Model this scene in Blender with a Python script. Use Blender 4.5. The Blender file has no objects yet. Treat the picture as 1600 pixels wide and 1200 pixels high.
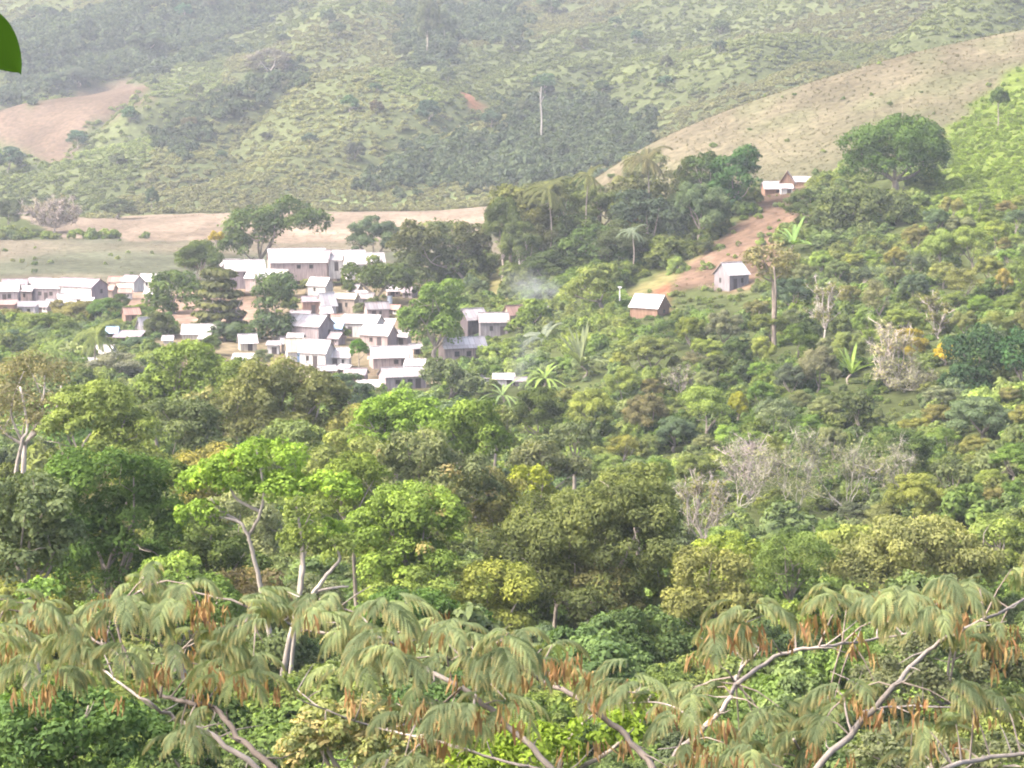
import bpy, math, random
import numpy as np

# ------------------------------------------------------------------ camera, sky, sun, exposure
SC = bpy.context.scene
COL = SC.collection
HFOV = math.radians(25.0)
FPX = 800.0 / math.tan(HFOV / 2)            # focal length in photo pixels (1600 wide)
TH = math.atan(450.0 / FPX)                 # camera looks this far below the horizon
cam_d = bpy.data.cameras.new('camera')
cam_d.sensor_width = 36.0
cam_d.lens = 18.0 / math.tan(HFOV / 2)
cam_d.clip_start = 0.1
cam_d.clip_end = 6000
cam = bpy.data.objects.new('camera', cam_d)
cam.location = (0, 0, 0)
cam.rotation_euler = (math.pi / 2 - TH, 0, 0)
COL.objects.link(cam)
SC.camera = cam

SUN_EL, SUN_AZ = math.radians(50), math.radians(-108)   # azimuth measured from +Y towards +X: behind the camera, to the left
world = bpy.data.worlds.new('World')
SC.world = world
world.use_nodes = True
wn = world.node_tree.nodes
sky = wn.new('ShaderNodeTexSky')
sky.sky_type = 'NISHITA'
sky.sun_disc = False
sky.sun_elevation = SUN_EL
sky.sun_rotation = SUN_AZ
sky.dust_density = 6.0
sky.air_density = 0.7
sky.ozone_density = 0.6
world.node_tree.links.new(sky.outputs[0], wn['Background'].inputs[0])
wn['Background'].inputs[1].default_value = 0.15
sun_d = bpy.data.lights.new('sun', 'SUN')
sun_d.energy = 1.35
sun_d.angle = math.radians(14)
sun_d.color = (1.0, 0.95, 0.87)
sun = bpy.data.objects.new('sun', sun_d)
sx_, sy_, sz_ = math.sin(SUN_AZ) * math.cos(SUN_EL), math.cos(SUN_AZ) * math.cos(SUN_EL), math.sin(SUN_EL)
from mathutils import Vector
sun.rotation_euler = Vector((-sx_, -sy_, -sz_)).to_track_quat('-Z', 'Y').to_euler()
sun.location = (-60, -60, 120)
COL.objects.link(sun)
SC.view_settings.view_transform = 'Standard'
SC.view_settings.look = 'None'
SC.view_settings.gamma = 1.0
SC.view_settings.use_curve_mapping = False
SC.view_settings.exposure = 2.68
cy = SC.cycles
cy.max_bounces = 5
cy.diffuse_bounces = 3
cy.glossy_bounces = 2
cy.transmission_bounces = 3
cy.volume_bounces = 1
cy.transparent_max_bounces = 6
cy.caustics_reflective = False
cy.caustics_refractive = False
cy.pixel_filter_type = 'BLACKMAN_HARRIS'
cy.filter_width = 2.0
HAZE_DENSITY = 0.000125

# ------------------------------------------------------------------ helpers
def slope_of(py):                           # pixel row -> z / y
    return np.tan(np.arctan((600.0 - np.asarray(py, float)) / FPX) - TH)

def P(px, py, D):                           # the point seen at a pixel at depth D
    v = (600.0 - py) / FPX
    u = (px - 800.0) / FPX
    return np.array([D * u / (math.cos(TH) + v * math.sin(TH)), D, D * math.tan(math.atan(v) - TH)])

def pix(x, y, z):                           # inverse of P, vectorised
    fwd = y * math.cos(TH) - z * math.sin(TH)
    up = y * math.sin(TH) + z * math.cos(TH)
    return 800 + FPX * x / fwd, 600 - FPX * up / fwd

def vnoise(x, y, scale, seed=0):            # value noise 0..1
    r = np.random.RandomState(seed)
    G = r.rand(256, 256)
    X, Y = np.asarray(x) / scale + 1000, np.asarray(y) / scale + 1000
    xi, yi = np.floor(X).astype(int), np.floor(Y).astype(int)
    fx, fy = X - xi, Y - yi
    fx, fy = fx * fx * (3 - 2 * fx), fy * fy * (3 - 2 * fy)
    g = lambda a, b: G[a % 256, b % 256]
    return (g(xi, yi) * (1 - fx) + g(xi + 1, yi) * fx) * (1 - fy) + (g(xi, yi + 1) * (1 - fx) + g(xi + 1, yi + 1) * fx) * fy

def inside(px, py, pts):
    px, py = np.asarray(px, float), np.asarray(py, float)
    r = np.zeros(px.shape, bool)
    n = len(pts)
    for i in range(n):
        x0, y0 = pts[i]; x1, y1 = pts[(i + 1) % n]
        if y0 == y1: continue
        c = ((y0 > py) != (y1 > py)) & (px < (x1 - x0) * (py - y0) / (y1 - y0) + x0)
        r ^= c
    return r

def mesh_from(name, verts, faces_flat, nper, mat=None, attrs=None, smooth=False):
    """verts Nx3, faces as M x nper array"""
    verts = np.asarray(verts, np.float32); F = np.asarray(faces_flat, np.int32).reshape(-1, nper)
    me = bpy.data.meshes.new(name)
    me.vertices.add(len(verts)); me.vertices.foreach_set('co', verts.ravel())
    me.loops.add(F.size); me.loops.foreach_set('vertex_index', F.ravel())
    me.polygons.add(len(F)); me.polygons.foreach_set('loop_start', np.arange(0, F.size, nper, dtype=np.int32))
    if smooth: me.polygons.foreach_set('use_smooth', np.ones(len(F), bool))
    me.update(calc_edges=True)
    if mat: me.materials.append(mat)
    for k, (dom, typ, arr) in (attrs or {}).items():
        a = me.attributes.new(k, typ, dom)
        a.data.foreach_set('color' if 'COLOR' in typ else ('vector' if typ == 'FLOAT_VECTOR' else 'value'), np.ascontiguousarray(arr).ravel())
    return me

def link(name, me, parent=None, loc=None):
    o = bpy.data.objects.new(name, me)
    COL.objects.link(o)
    if parent is not None: o.parent = parent
    if loc is not None: o.location = loc
    return o

def tag(o, label=None, cat=None, group=None, kind=None):
    if label: o['label'] = label
    if cat: o['category'] = cat
    if group: o['group'] = group
    if kind: o['kind'] = kind
    return o

def empty(name, loc, label, cat, group=None):
    o = bpy.data.objects.new(name, None)
    o.empty_display_size = 0.5
    COL.objects.link(o)
    o.location = loc
    return tag(o, label, cat, group)

class MB:                                   # collects boxes, tubes and free polygons into one mesh
    def __init__(s): s.v = []; s.f = []
    def add(s, vs, fs):
        o = len(s.v); s.v.extend([tuple(map(float, p)) for p in vs]); s.f.extend([tuple(i + o for i in f) for f in fs])
    def box(s, x0, x1, y0, y1, z0, z1):
        s.add([(x0, y0, z0), (x1, y0, z0), (x1, y1, z0), (x0, y1, z0), (x0, y0, z1), (x1, y0, z1), (x1, y1, z1), (x0, y1, z1)],
              [(0, 3, 2, 1), (4, 5, 6, 7), (0, 1, 5, 4), (1, 2, 6, 5), (2, 3, 7, 6), (3, 0, 4, 7)])
    def tube(s, pts, radii, n=7):
        pts = [np.asarray(p, float) for p in pts]
        vs = []; fs = []
        ref = np.array([0.31, 0.9, 0.17])
        for i, p in enumerate(pts):
            a = pts[max(i - 1, 0)]; b = pts[min(i + 1, len(pts) - 1)]
            t = b - a; t = t / (np.linalg.norm(t) + 1e-9)
            u = np.cross(t, ref); u /= np.linalg.norm(u) + 1e-9
            w = np.cross(t, u)
            for k in range(n):
                an = 2 * math.pi * k / n
                vs.append(p + radii[i] * (math.cos(an) * u + math.sin(an) * w))
        for i in range(len(pts) - 1):
            for k in range(n):
                fs.append((i * n + k, i * n + (k + 1) % n, (i + 1) * n + (k + 1) % n, (i + 1) * n + k))
        fs.append(tuple(range(n))[::-1]); fs.append(tuple((len(pts) - 1) * n + k for k in range(n)))
        s.add(vs, fs)
    def mesh(s, name, mat, smooth=False):
        me = bpy.data.meshes.new(name); me.from_pydata(s.v, [], s.f)
        if smooth: me.polygons.foreach_set('use_smooth', np.ones(len(s.f), bool))
        me.update()
        if mat: me.materials.append(mat)
        return me
    def build(s, name, mat, parent=None, loc=None, smooth=False): return link(name, s.mesh(name, mat, smooth), parent, loc)

def smooth_path(pts, rs, sub=4, jit=0.0, rng=None):
    pts = np.asarray(pts, float); n = len(pts)
    out = []; ro = []
    for i in range(n - 1):
        p0 = pts[max(i - 1, 0)]; p1 = pts[i]; p2 = pts[i + 1]; p3 = pts[min(i + 2, n - 1)]
        for k in range(sub):
            t = k / sub
            q = 0.5 * (2 * p1 + (p2 - p0) * t + (2 * p0 - 5 * p1 + 4 * p2 - p3) * t * t + (3 * p1 - p0 - 3 * p2 + p3) * t ** 3)
            if jit and rng is not None and not (i == 0 and k == 0): q = q + rng.normal(0, jit, 3)
            out.append(q); ro.append(rs[i] * (1 - t) + rs[i + 1] * t)
    out.append(pts[-1]); ro.append(rs[-1])
    return out, ro

# ------------------------------------------------------------------ materials
def new_mat(name):
    m = bpy.data.materials.new(name); m.use_nodes = True
    nt = m.node_tree; nt.nodes.clear()
    return m, nt, nt.nodes.new('ShaderNodeOutputMaterial')

def leaf_mat(name, src, accent=(0.30, 0.235, 0.10), trans=0.32):
    m, nt, out = new_mat(name)
    N, L = nt.nodes.new, nt.links.new
    if src == 'object':
        c = N('ShaderNodeObjectInfo').outputs['Color']
    else:
        a = N('ShaderNodeAttribute'); a.attribute_type = 'INSTANCER'; a.attribute_name = 'tint'; c = a.outputs['Color']
    sh = N('ShaderNodeAttribute'); sh.attribute_name = 'shade'
    mul = N('ShaderNodeVectorMath'); mul.operation = 'SCALE'
    L(c, mul.inputs[0]); L(sh.outputs['Fac'], mul.inputs['Scale'])
    # leaves with a higher value are younger and yellower
    hue = N('ShaderNodeMapRange'); hue.inputs[1].default_value = 0.9; hue.inputs[2].default_value = 1.7
    L(sh.outputs['Fac'], hue.inputs[0])
    yl = N('ShaderNodeMix'); yl.data_type = 'RGBA'; yl.blend_type = 'MULTIPLY'
    L(hue.outputs[0], yl.inputs[0]); L(mul.outputs[0], yl.inputs[6]); yl.inputs[7].default_value = (1.18, 1.06, 0.75, 1)
    ac = N('ShaderNodeAttribute'); ac.attribute_name = 'accent'
    mx = N('ShaderNodeMix'); mx.data_type = 'RGBA'
    L(ac.outputs['Fac'], mx.inputs[0]); L(yl.outputs[2], mx.inputs[6]); mx.inputs[7].default_value = (*accent, 1)
    d = N('ShaderNodeBsdfDiffuse'); t = N('ShaderNodeBsdfTranslucent'); ms = N('ShaderNodeMixShader')
    L(mx.outputs[2], d.inputs[0])
    tc = N('ShaderNodeMix'); tc.data_type = 'RGBA'; tc.blend_type = 'MULTIPLY'; tc.inputs[0].default_value = 1
    L(mx.outputs[2], tc.inputs[6]); tc.inputs[7].default_value = (1.2, 1.3, 0.6, 1); L(tc.outputs[2], t.inputs[0])
    ms.inputs[0].default_value = trans
    L(d.outputs[0], ms.inputs[1]); L(t.outputs[0], ms.inputs[2])
    L(ms.outputs[0], out.inputs[0])
    return m

def solid_mat(name, color=None, rough=0.85, noise=0.25, scale=3.0, spec=0.2, stretch=(1, 1, 1), bump=0.0, metal=0.0):
    """colour (or the object's own colour) broken up by noise in object space"""
    m, nt, out = new_mat(name)
    N, L = nt.nodes.new, nt.links.new
    b = N('ShaderNodeBsdfPrincipled')
    tc = N('ShaderNodeTexCoord'); mp = N('ShaderNodeMapping'); mp.inputs['Scale'].default_value = stretch
    L(tc.outputs['Object'], mp.inputs[0])
    nz = N('ShaderNodeTexNoise'); nz.inputs['Scale'].default_value = scale; nz.inputs['Detail'].default_value = 5
    L(mp.outputs[0], nz.inputs['Vector'])
    mr = N('ShaderNodeMapRange'); mr.inputs[1].default_value = 0.3; mr.inputs[2].default_value = 0.7
    mr.inputs[3].default_value = 1 - noise; mr.inputs[4].default_value = 1 + noise
    L(nz.outputs[0], mr.inputs[0])
    sc = N('ShaderNodeVectorMath'); sc.operation = 'SCALE'
    if color is None: L(N('ShaderNodeObjectInfo').outputs['Color'], sc.inputs[0])
    else: sc.inputs[0].default_value = color
    L(mr.outputs[0], sc.inputs['Scale'])
    L(sc.outputs[0], b.inputs['Base Color'])
    b.inputs['Roughness'].default_value = rough
    b.inputs['Metallic'].default_value = metal
    b.inputs['Specular IOR Level'].default_value = spec
    if bump:
        bp = N('ShaderNodeBump'); bp.inputs['Strength'].default_value = bump; bp.inputs['Distance'].default_value = 0.05
        L(nz.outputs[0], bp.inputs['Height']); L(bp.outputs[0], b.inputs['Normal'])
    L(b.outputs[0], out.inputs[0])
    return m

M_LEAF = leaf_mat('foliage', 'object')
M_SHRUB = leaf_mat('undergrowth_foliage', 'instancer')
M_BARK = solid_mat('pale_bark', None, 0.9, 0.35, 4.0, 0.1, (1, 1, 0.25), 0.4)
M_WALL = solid_mat('plank_wall', None, 0.9, 0.34, 1.6, 0.1, (3, 3, 0.3))
def roof_mat():
    m, nt, out = new_mat('tin_roof'); N, L = nt.nodes.new, nt.links.new
    b = N('ShaderNodeBsdfPrincipled'); b.inputs['Roughness'].default_value = .55; b.inputs['Specular IOR Level'].default_value = .3
    tc = N('ShaderNodeTexCoord'); oi = N('ShaderNodeObjectInfo')
    br = N('ShaderNodeTexBrick'); br.offset = .5; br.inputs['Scale'].default_value = 1.0; br.inputs['Brick Width'].default_value = .9; br.inputs['Row Height'].default_value = 1.7
    br.inputs['Mortar Size'].default_value = .03; br.inputs['Color1'].default_value = (1.12, 1.12, 1.12, 1); br.inputs['Color2'].default_value = (.74, .72, .72, 1); br.inputs['Mortar'].default_value = (.5, .47, .45, 1)
    L(tc.outputs['Object'], br.inputs['Vector'])
    mul = N('ShaderNodeMix'); mul.data_type = 'RGBA'; mul.blend_type = 'MULTIPLY'; mul.inputs[0].default_value = 1; L(oi.outputs['Color'], mul.inputs[6]); L(br.outputs['Color'], mul.inputs[7])
    ad = N('ShaderNodeVectorMath'); L(tc.outputs['Object'], ad.inputs[0]); L(oi.outputs['Location'], ad.inputs[1])
    nz = N('ShaderNodeTexNoise'); nz.inputs['Scale'].default_value = .7; nz.inputs['Detail'].default_value = 5; L(ad.outputs[0], nz.inputs['Vector'])
    mr = N('ShaderNodeMapRange'); mr.inputs[1].default_value = .56; mr.inputs[2].default_value = .72; mr.inputs[4].default_value = .55; L(nz.outputs[0], mr.inputs[0])
    rs = N('ShaderNodeMix'); rs.data_type = 'RGBA'; L(mr.outputs[0], rs.inputs[0]); L(mul.outputs[2], rs.inputs[6]); rs.inputs[7].default_value = (.19, .115, .085, 1)
    L(rs.outputs[2], b.inputs['Base Color']); L(b.outputs[0], out.inputs[0])
    return m
M_ROOF = roof_mat()
M_DARK = solid_mat('dark_opening', (0.03, 0.027, 0.025), 0.9, 0.2, 3)
M_DOOR = solid_mat('painted_boards', None, 0.8, 0.2, 3, 0.2, (4, 4, 0.4))
M_POD = leaf_mat('dry_seed_pods', 'object', trans=0.25)
M_FROND = leaf_mat('feathery_leaflets', 'object', trans=0.35)

# ------------------------------------------------------------------ terrain: a table of where the ground shows at each depth
CP = [-300, 0, 250, 500, 700, 850, 1000, 1150, 1300, 1450, 1600, 1900]
ZN = {4: -2.6, 15: -9.0, 40: -18.0, 70: -23.5, 100: -27.7}
GT = {
 150: [980, 980, 980, 980, 980, 980, 980, 970, 960, 950, 940, 920],
 200: [860, 860, 860, 860, 860, 855, 850, 845, 840, 830, 815, 780],
 250: [750, 755, 760, 765, 765, 755, 745, 735, 730, 720, 700, 660],
 300: [650, 660, 670, 680, 685, 675, 650, 630, 620, 610, 590, 540],
 350: [570, 580, 590, 605, 608, 590, 560, 545, 525, 505, 480, 430],
 400: [510, 515, 525, 540, 545, 510, 485, 470, 430, 405, 375, 320],
 450: [480, 482, 485, 480, 480, 440, 420, 360, 320, 300, 280, 220],
 480: [468, 468, 465, 445, 440, 405, 375, 305, 285, 265, 235, 170],
 520: [440, 440, 438, 425, 420, 385, 360, 310, 275, 225, 190, 120],
 570: [405, 405, 400, 395, 395, 365, 335, 265, 210, 165, 130, 60],
 620: [375, 375, 372, 368, 365, 345, 225, 158, 110, 70, 40, 0],
 680: [345, 345, 340, 335, 330, 320, 250, 200, 150, 110, 70, 20],
 720: [335, 333, 330, 328, 325, 300, 275, 220, 165, 120, 80, 20],
 780: [310, 312, 290, 285, 275, 265, 240, 200, 140, 105, 70, 10],
 850: [310, 280, 228, 190, 190, 210, 190, 150, 100, 60, 25, -30],
 900: [315, 290, 245, 140, 130, 160, 145, 115, 75, 35, 5, -50],
 1000: [210, 190, 125, 155, 75, 85, 75, 50, 20, -10, -40, -90],
 1060: [190, 170, 140, 45, 75, 55, 45, 25, 0, -30, -60, -110],
 1250: [40, 25, 5, -10, -20, -20, -30, -40, -60, -80, -110, -160],
 1600: [-200] * 12,
}
DS = sorted(list(ZN) + list(GT))
ZT = np.array([[ZN[d]] * 12 if d in ZN else list(d * slope_of(GT[d])) for d in DS])
PXG = np.arange(-300, 1901, 10.0); DG = np.arange(4, 1601, 4.0)
_t = np.array([np.interp(PXG, CP, r) for r in ZT])
TAB = np.array([np.interp(DG, DS, _t[:, j]) for j in range(len(PXG))]).T          # depth x px
def _blur(a, k, ax):
    if k < 1: return a
    pad = [(0, 0), (0, 0)]; pad[ax] = (k, k)
    b = np.pad(a, pad, 'edge'); n = a.shape[ax]
    return sum(np.take(b, np.arange(i, i + n), ax) for i in range(2 * k + 1)) / (2 * k + 1)
for _ in range(2):
    TAB = _blur(TAB, 4, 1)
    TAB = _blur(TAB, 2, 0)
def ground(x, y):
    x, y = np.asarray(x, float), np.asarray(y, float)
    Y = np.clip(y, 4, 1599)
    px = np.clip(800 + FPX * x / Y, -299, 1899)
    a = (px + 300) / 10; b = (Y - 4) / 4
    i = np.minimum(a.astype(int), len(PXG) - 2); j = np.minimum(b.astype(int), len(DG) - 2)
    fa, fb = a - i, b - j
    z = (TAB[j, i] * (1 - fa) + TAB[j, i + 1] * fa) * (1 - fb) + (TAB[j + 1, i] * (1 - fa) + TAB[j + 1, i + 1] * fa) * fb
    amp = np.clip((Y - 60) / 900, 0, 1)
    z = z + np.clip((Y - 730) / 120, 0, 1) * 19.0 * (np.abs(vnoise(x * .8 - Y * .5, Y * .35 + x * .25, 42, 8) - .5) * 2 - .35)
    z = z + amp * (5.0 * (vnoise(x, y, 60, 3) - .5) + 2.4 * (vnoise(x, y, 22, 4) - .5)) * np.where(Y > 690, 1.0, 0.35)
    return z
def hit(px, py, dmin=30.0, dmax=1500.0):    # depth at which the ray through a pixel meets the ground
    D = np.arange(dmin, dmax, 1.0)
    v = (600.0 - py) / FPX; u = (px - 800.0) / FPX
    x = D * u / (math.cos(TH) + v * math.sin(TH)); z = D * math.tan(math.atan(v) - TH)
    s = z < ground(x, D)
    return float(D[np.argmax(s)]) if s.any() else dmax

# zones of the ground, seen from above as plots with their own soil or cover
Z_PLOUGH = [(-40, 178), (90, 150), (180, 125), (225, 128), (240, 140), (190, 165), (150, 200), (110, 240), (70, 252), (30, 235), (-40, 200)]
Z_PATH = [(1195, 302), (1264, 285), (1264, 305), (1232, 350), (1215, 400), (1192, 436), (1170, 452), (1095, 455), (1050, 462), (1060, 448), (1080, 415), (1115, 382), (1150, 345), (1180, 320)]
Z_FERN = [(1480, 195), (1560, 130), (1620, 100), (1950, 60), (1950, 420), (1620, 400), (1520, 385), (1450, 350), (1440, 300), (1475, 270)]
Z_BANK = [(752, 480), (768, 400), (805, 392), (806, 480)]
Z_BANK2 = [(965, 462), (1000, 442), (1060, 428), (1085, 385), (1110, 370), (1085, 420), (1060, 446), (1000, 462)]
Z_RED = [(720, 148), (745, 152), (752, 168), (735, 170)]
Z_SOIL = [(1022, 452), (1052, 446), (1048, 490), (1024, 495)]
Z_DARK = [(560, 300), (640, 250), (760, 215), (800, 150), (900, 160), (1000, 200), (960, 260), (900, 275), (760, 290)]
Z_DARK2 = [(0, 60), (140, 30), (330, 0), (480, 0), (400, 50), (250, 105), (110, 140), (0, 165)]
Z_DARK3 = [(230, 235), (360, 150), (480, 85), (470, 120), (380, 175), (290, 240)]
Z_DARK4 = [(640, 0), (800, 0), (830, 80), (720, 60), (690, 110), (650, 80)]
def zones(x, y, px, py, D):
    n = px.shape
    j = 9 * (vnoise(x, y, 9, 11) - .5) + 9 * (vnoise(x, y, 3, 12) - .5)
    j = j + 16 * (vnoise(x, y, 16, 13) - .5)
    qx, qy = px + j * 1.4, py + j * 0.9
    z = np.zeros(n, int)
    z[(D > 700)] = 1                                                        # far hill
    vill = (D > 348) & (D < 500) & (px < 665 + 25 * np.sin(D / 9)) & (D < 500 - 0.02 * px)
    vill &= ~((D < 432) & (px < 245 + 20 * np.sin(D / 7)))
    z[vill] = 2
    z[(D >= 496) & (D < 618) & (px < 800)] = 3                              # pasture
    z[(D >= 612 + j) & (D < 712 + j) & (px < 790) & (px > 95 - (D - 620) * 0.8)] = 4   # dry field
    z[(D > 505) & (D < 690) & (px > 905 + (690 - D) * .1) & (px < 1690)] = 5     # dry grass spur
    z[(D > 690) & (D < 745) & (px > 480) & (px < 800)] = 9                  # hedge strip
    z[inside(qx, qy, Z_FERN) & (D < 600)] = 6
    z[inside(qx, qy, Z_PATH) & (D < 500)] = 7
    z[(inside(qx, qy, Z_BANK) | inside(qx, qy, Z_BANK2)) & (D < 490)] = 11
    z[inside(qx, qy, Z_SOIL) & (D < 480)] = 10
    z[inside(qx, qy, Z_PLOUGH) & (D > 780)] = 8
    z[inside(qx, qy, Z_RED) & (D > 780)] = 10
    return z
ZC = np.array([(0.040, 0.048, 0.018), (0.050, 0.058, 0.025), (0.135, 0.093, 0.070), (0.050, 0.052, 0.034), (0.118, 0.092, 0.068),
               (0.072, 0.060, 0.040), (0.066, 0.086, 0.019), (0.090, 0.060, 0.042), (0.068, 0.049, 0.035), (0.085, 0.105, 0.042), (0.125, 0.06, 0.036), (0.088, 0.080, 0.034)])

rows = np.concatenate([np.arange(-60, 60, 6.0), np.arange(60, 320, 4.0), np.arange(320, 720, 2.5), np.arange(720, 1300, 5.0), np.arange(1300, 1601, 15.0)])
cols = np.linspace(-1, 1, 460)
YY, CC = np.meshgrid(rows, cols, indexing='ij')
XX = CC * (np.maximum(YY, -50) + 90) * 0.36
ZZ = ground(XX, YY) - np.where(YY < 4, 0.02 * (4 - YY), 0)
pxv, pyv = pix(XX, np.maximum(YY, 4), ZZ)
zid = zones(XX, YY, pxv, pyv, YY)
cv = ZC[zid]
mott = (0.72 + 0.56 * vnoise(XX, YY, 14, 21)) * (0.8 + 0.4 * vnoise(XX, YY, 4.5, 22))
cv = cv * mott[..., None]
foot = np.clip((zid == 5) * (1 - (YY - 525) / 110), 0, 1)[..., None]    # greener at the foot of the dry spur
cv = cv * (1 - .5 * foot) + np.array([0.062, 0.066, 0.034]) * .5 * foot
rut = np.clip((vnoise(XX + YY * .35, YY * .25, 2.6, 27) - .45) * 3, 0, 1)[..., None] * (zid == 7)[..., None]
cv = cv * (1 - .38 * rut)
# mown and worn streaks on the pasture
st = (zid == 3)
cv[st] *= (0.8 + 0.4 * vnoise(XX[st], YY[st] * 6, 18, 23))[:, None]
pw = np.clip((vnoise(XX, YY, 35, 24) - .45) * 3, 0, 1)[..., None]
cv = np.where((zid == 3)[..., None], cv * (1 - pw * .55) + np.array([0.105, 0.082, 0.06]) * pw * .55, cv)
cv = np.where((zid == 2)[..., None], cv * (1 - pw * .5) + np.array([0.07, 0.075, 0.035]) * pw * .5, cv)
gp = np.clip((vnoise(XX, YY, 9, 25) - .5) * 4, 0, 1)[..., None]
cv = np.where((zid == 5)[..., None], cv * (1 - gp * .45) + np.array([0.055, 0.06, 0.03]) * gp * .5, cv)
for k in range(1):                          # soften the plots' edges a little
    cv[1:-1, 1:-1] = (cv[1:-1, 1:-1] * 2 + cv[:-2, 1:-1] + cv[2:, 1:-1] + cv[1:-1, :-2] + cv[1:-1, 2:]) / 6
nr, nc = YY.shape
idx = np.arange(nr * nc).reshape(nr, nc)
F = np.stack([idx[:-1, :-1], idx[:-1, 1:], idx[1:, 1:], idx[1:, :-1]], -1).reshape(-1, 4)
m, nt, out = new_mat('earth_and_grass')
b = nt.nodes.new('ShaderNodeBsdfDiffuse'); a = nt.nodes.new('ShaderNodeAttribute'); a.attribute_name = 'soil'
nz = nt.nodes.new('ShaderNodeTexNoise'); nz.inputs['Scale'].default_value = 0.55; nz.inputs['Detail'].default_value = 8
tc = nt.nodes.new('ShaderNodeTexCoord'); nt.links.new(tc.outputs['Object'], nz.inputs['Vector'])
mr = nt.nodes.new('ShaderNodeMapRange'); mr.inputs[1].default_value = .3; mr.inputs[2].default_value = .7; mr.inputs[3].default_value = .65; mr.inputs[4].default_value = 1.35
nt.links.new(nz.outputs[0], mr.inputs[0])
sc = nt.nodes.new('ShaderNodeVectorMath'); sc.operation = 'SCALE'
nt.links.new(a.outputs['Color'], sc.inputs[0]); nt.links.new(mr.outputs[0], sc.inputs['Scale']); nt.links.new(sc.outputs[0], b.inputs[0])
bp = nt.nodes.new('ShaderNodeBump'); bp.inputs['Strength'].default_value = 0.6; bp.inputs['Distance'].default_value = 0.6
nt.links.new(nz.outputs[0], bp.inputs['Height']); nt.links.new(bp.outputs[0], b.inputs['Normal'])
nt.links.new(b.outputs[0], out.inputs[0])
me = mesh_from('terrain', np.stack([XX, YY, ZZ], -1).reshape(-1, 3), F, 4, m,
               {'soil': ('POINT', 'FLOAT_COLOR', np.concatenate([cv, np.ones(cv.shape[:2] + (1,))], -1).astype(np.float32))}, True)
tag(link('terrain', me), kind='structure')

CLEAR = []                                   # px, half width, depth: nothing wild grows right in front of these
# ------------------------------------------------------------------ foliage
def unit(a): return a / (np.linalg.norm(a, axis=-1, keepdims=True) + 1e-9)

def leaf_quads(c, nrm, ls, rng, aspect=0.55, down=0.0):
    """one bent diamond per leaf"""
    n = len(c)
    ls = np.broadcast_to(np.asarray(ls, float), (n,))[:, None] * (0.7 + 0.6 * rng.rand(n, 1))
    t = unit(np.cross(nrm, unit(rng.normal(size=(n, 3)))))
    if down:
        t = unit(t * (1 - down) + np.array([0, 0, -1.0]) * down)
        nrm = unit(nrm - t * (nrm * t).sum(1, keepdims=True))
    bt = np.cross(nrm, t)
    V = np.stack([c - t * ls * .5, c + bt * ls * aspect * .5 + nrm * ls * .12, c + t * ls * .5, c - bt * ls * aspect * .5 + nrm * ls * .12], 1)
    return V.reshape(-1, 3), np.arange(4 * n).reshape(n, 4)

def crown_blobs(ells, rng, lump=0.3, dens=1.0):
    """clumps spread through each ellipsoid: list of centre, radius"""
    out = []
    for (c, r) in ells:
        rm = (r[0] * r[1] * r[2]) ** (1 / 3)
        k = max(6, int(dens * 34 * (0.3 / lump) ** 1.6))
        d = unit(rng.normal(size=(k, 3))); d[:, 2] = np.where(d[:, 2] < -0.35, -d[:, 2] * .7, d[:, 2])
        d = unit(d)
        rad = rm * lump * (0.6 + 0.7 * rng.rand(k))
        f = (0.45 + 0.45 * rng.rand(k) ** 0.5)
        cc = np.asarray(c) + d * np.asarray(r) * f[:, None]
        out += list(zip(cc, rad))
    return out

def leaves_for(blobs, ls, rng, cov=1.0, cap=50000, airy=0.0, up=0.35, flat=0.8, accent=0.0, aspect=0.55, down=0.0, grow=True):
    R = np.array([b[1] for b in blobs]); C = np.array([b[0] for b in blobs])
    area = (4 * math.pi * R ** 2 * 0.8)
    n = cov * area.sum() / (0.27 * ls * ls)
    if n > cap:
        if grow: ls *= math.sqrt(n / cap)
        n = cap
    n = int(max(n, 60))
    bi = rng.choice(len(R), n, p=area / area.sum())
    d = unit(rng.normal(size=(n, 3)))
    low = (d[:, 2] < -0.1) & (rng.rand(n) < 0.55)
    d[low, 2] *= -1
    rr = R[bi] * (0.62 + 0.42 * rng.rand(n) + airy * (rng.rand(n) - .5))
    tail = rng.rand(n) < 0.07
    rr = np.where(tail, rr * 1.25, rr)
    p = C[bi] + d * rr[:, None] * np.array([1, 1, flat])
    if grow and len(R) > 8:
        ok = np.ones(n, bool)
        for b_ in range(len(R)):
            q = (p - C[b_]) / np.array([1, 1, flat])
            ok &= ((q * q).sum(1) > (.58 * R[b_]) ** 2) | (bi == b_)
        p, d, bi = p[ok], d[ok], bi[ok]; n = len(p)
    nrm = unit(d * 1.0 + rng.normal(size=(n, 3)) * 0.42 + np.array([0, 0, up]))
    bs = 0.70 + 0.60 * rng.rand(len(R))
    sh = bs[bi] * (0.84 + 0.32 * rng.rand(n))
    ac = np.zeros(n)
    if accent:
        ab = rng.rand(len(R)) < accent
        ac = np.where(ab[bi] & (d[:, 2] > -0.1) & (rng.rand(n) < .75), 0.75, 0.0)
    V, Fq = leaf_quads(p, nrm, ls, rng, aspect, down)
    return V, Fq, sh, ac

def crown_mesh(name, blobs, ls, rng, mat=None, **kw):
    V, Fq, sh, ac = leaves_for(blobs, ls, rng, **kw)
    return mesh_from(name, V, Fq, 4, mat or M_LEAF, {'shade': ('FACE', 'FLOAT', sh.astype(np.float32)), 'accent': ('FACE', 'FLOAT', ac.astype(np.float32))})

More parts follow.
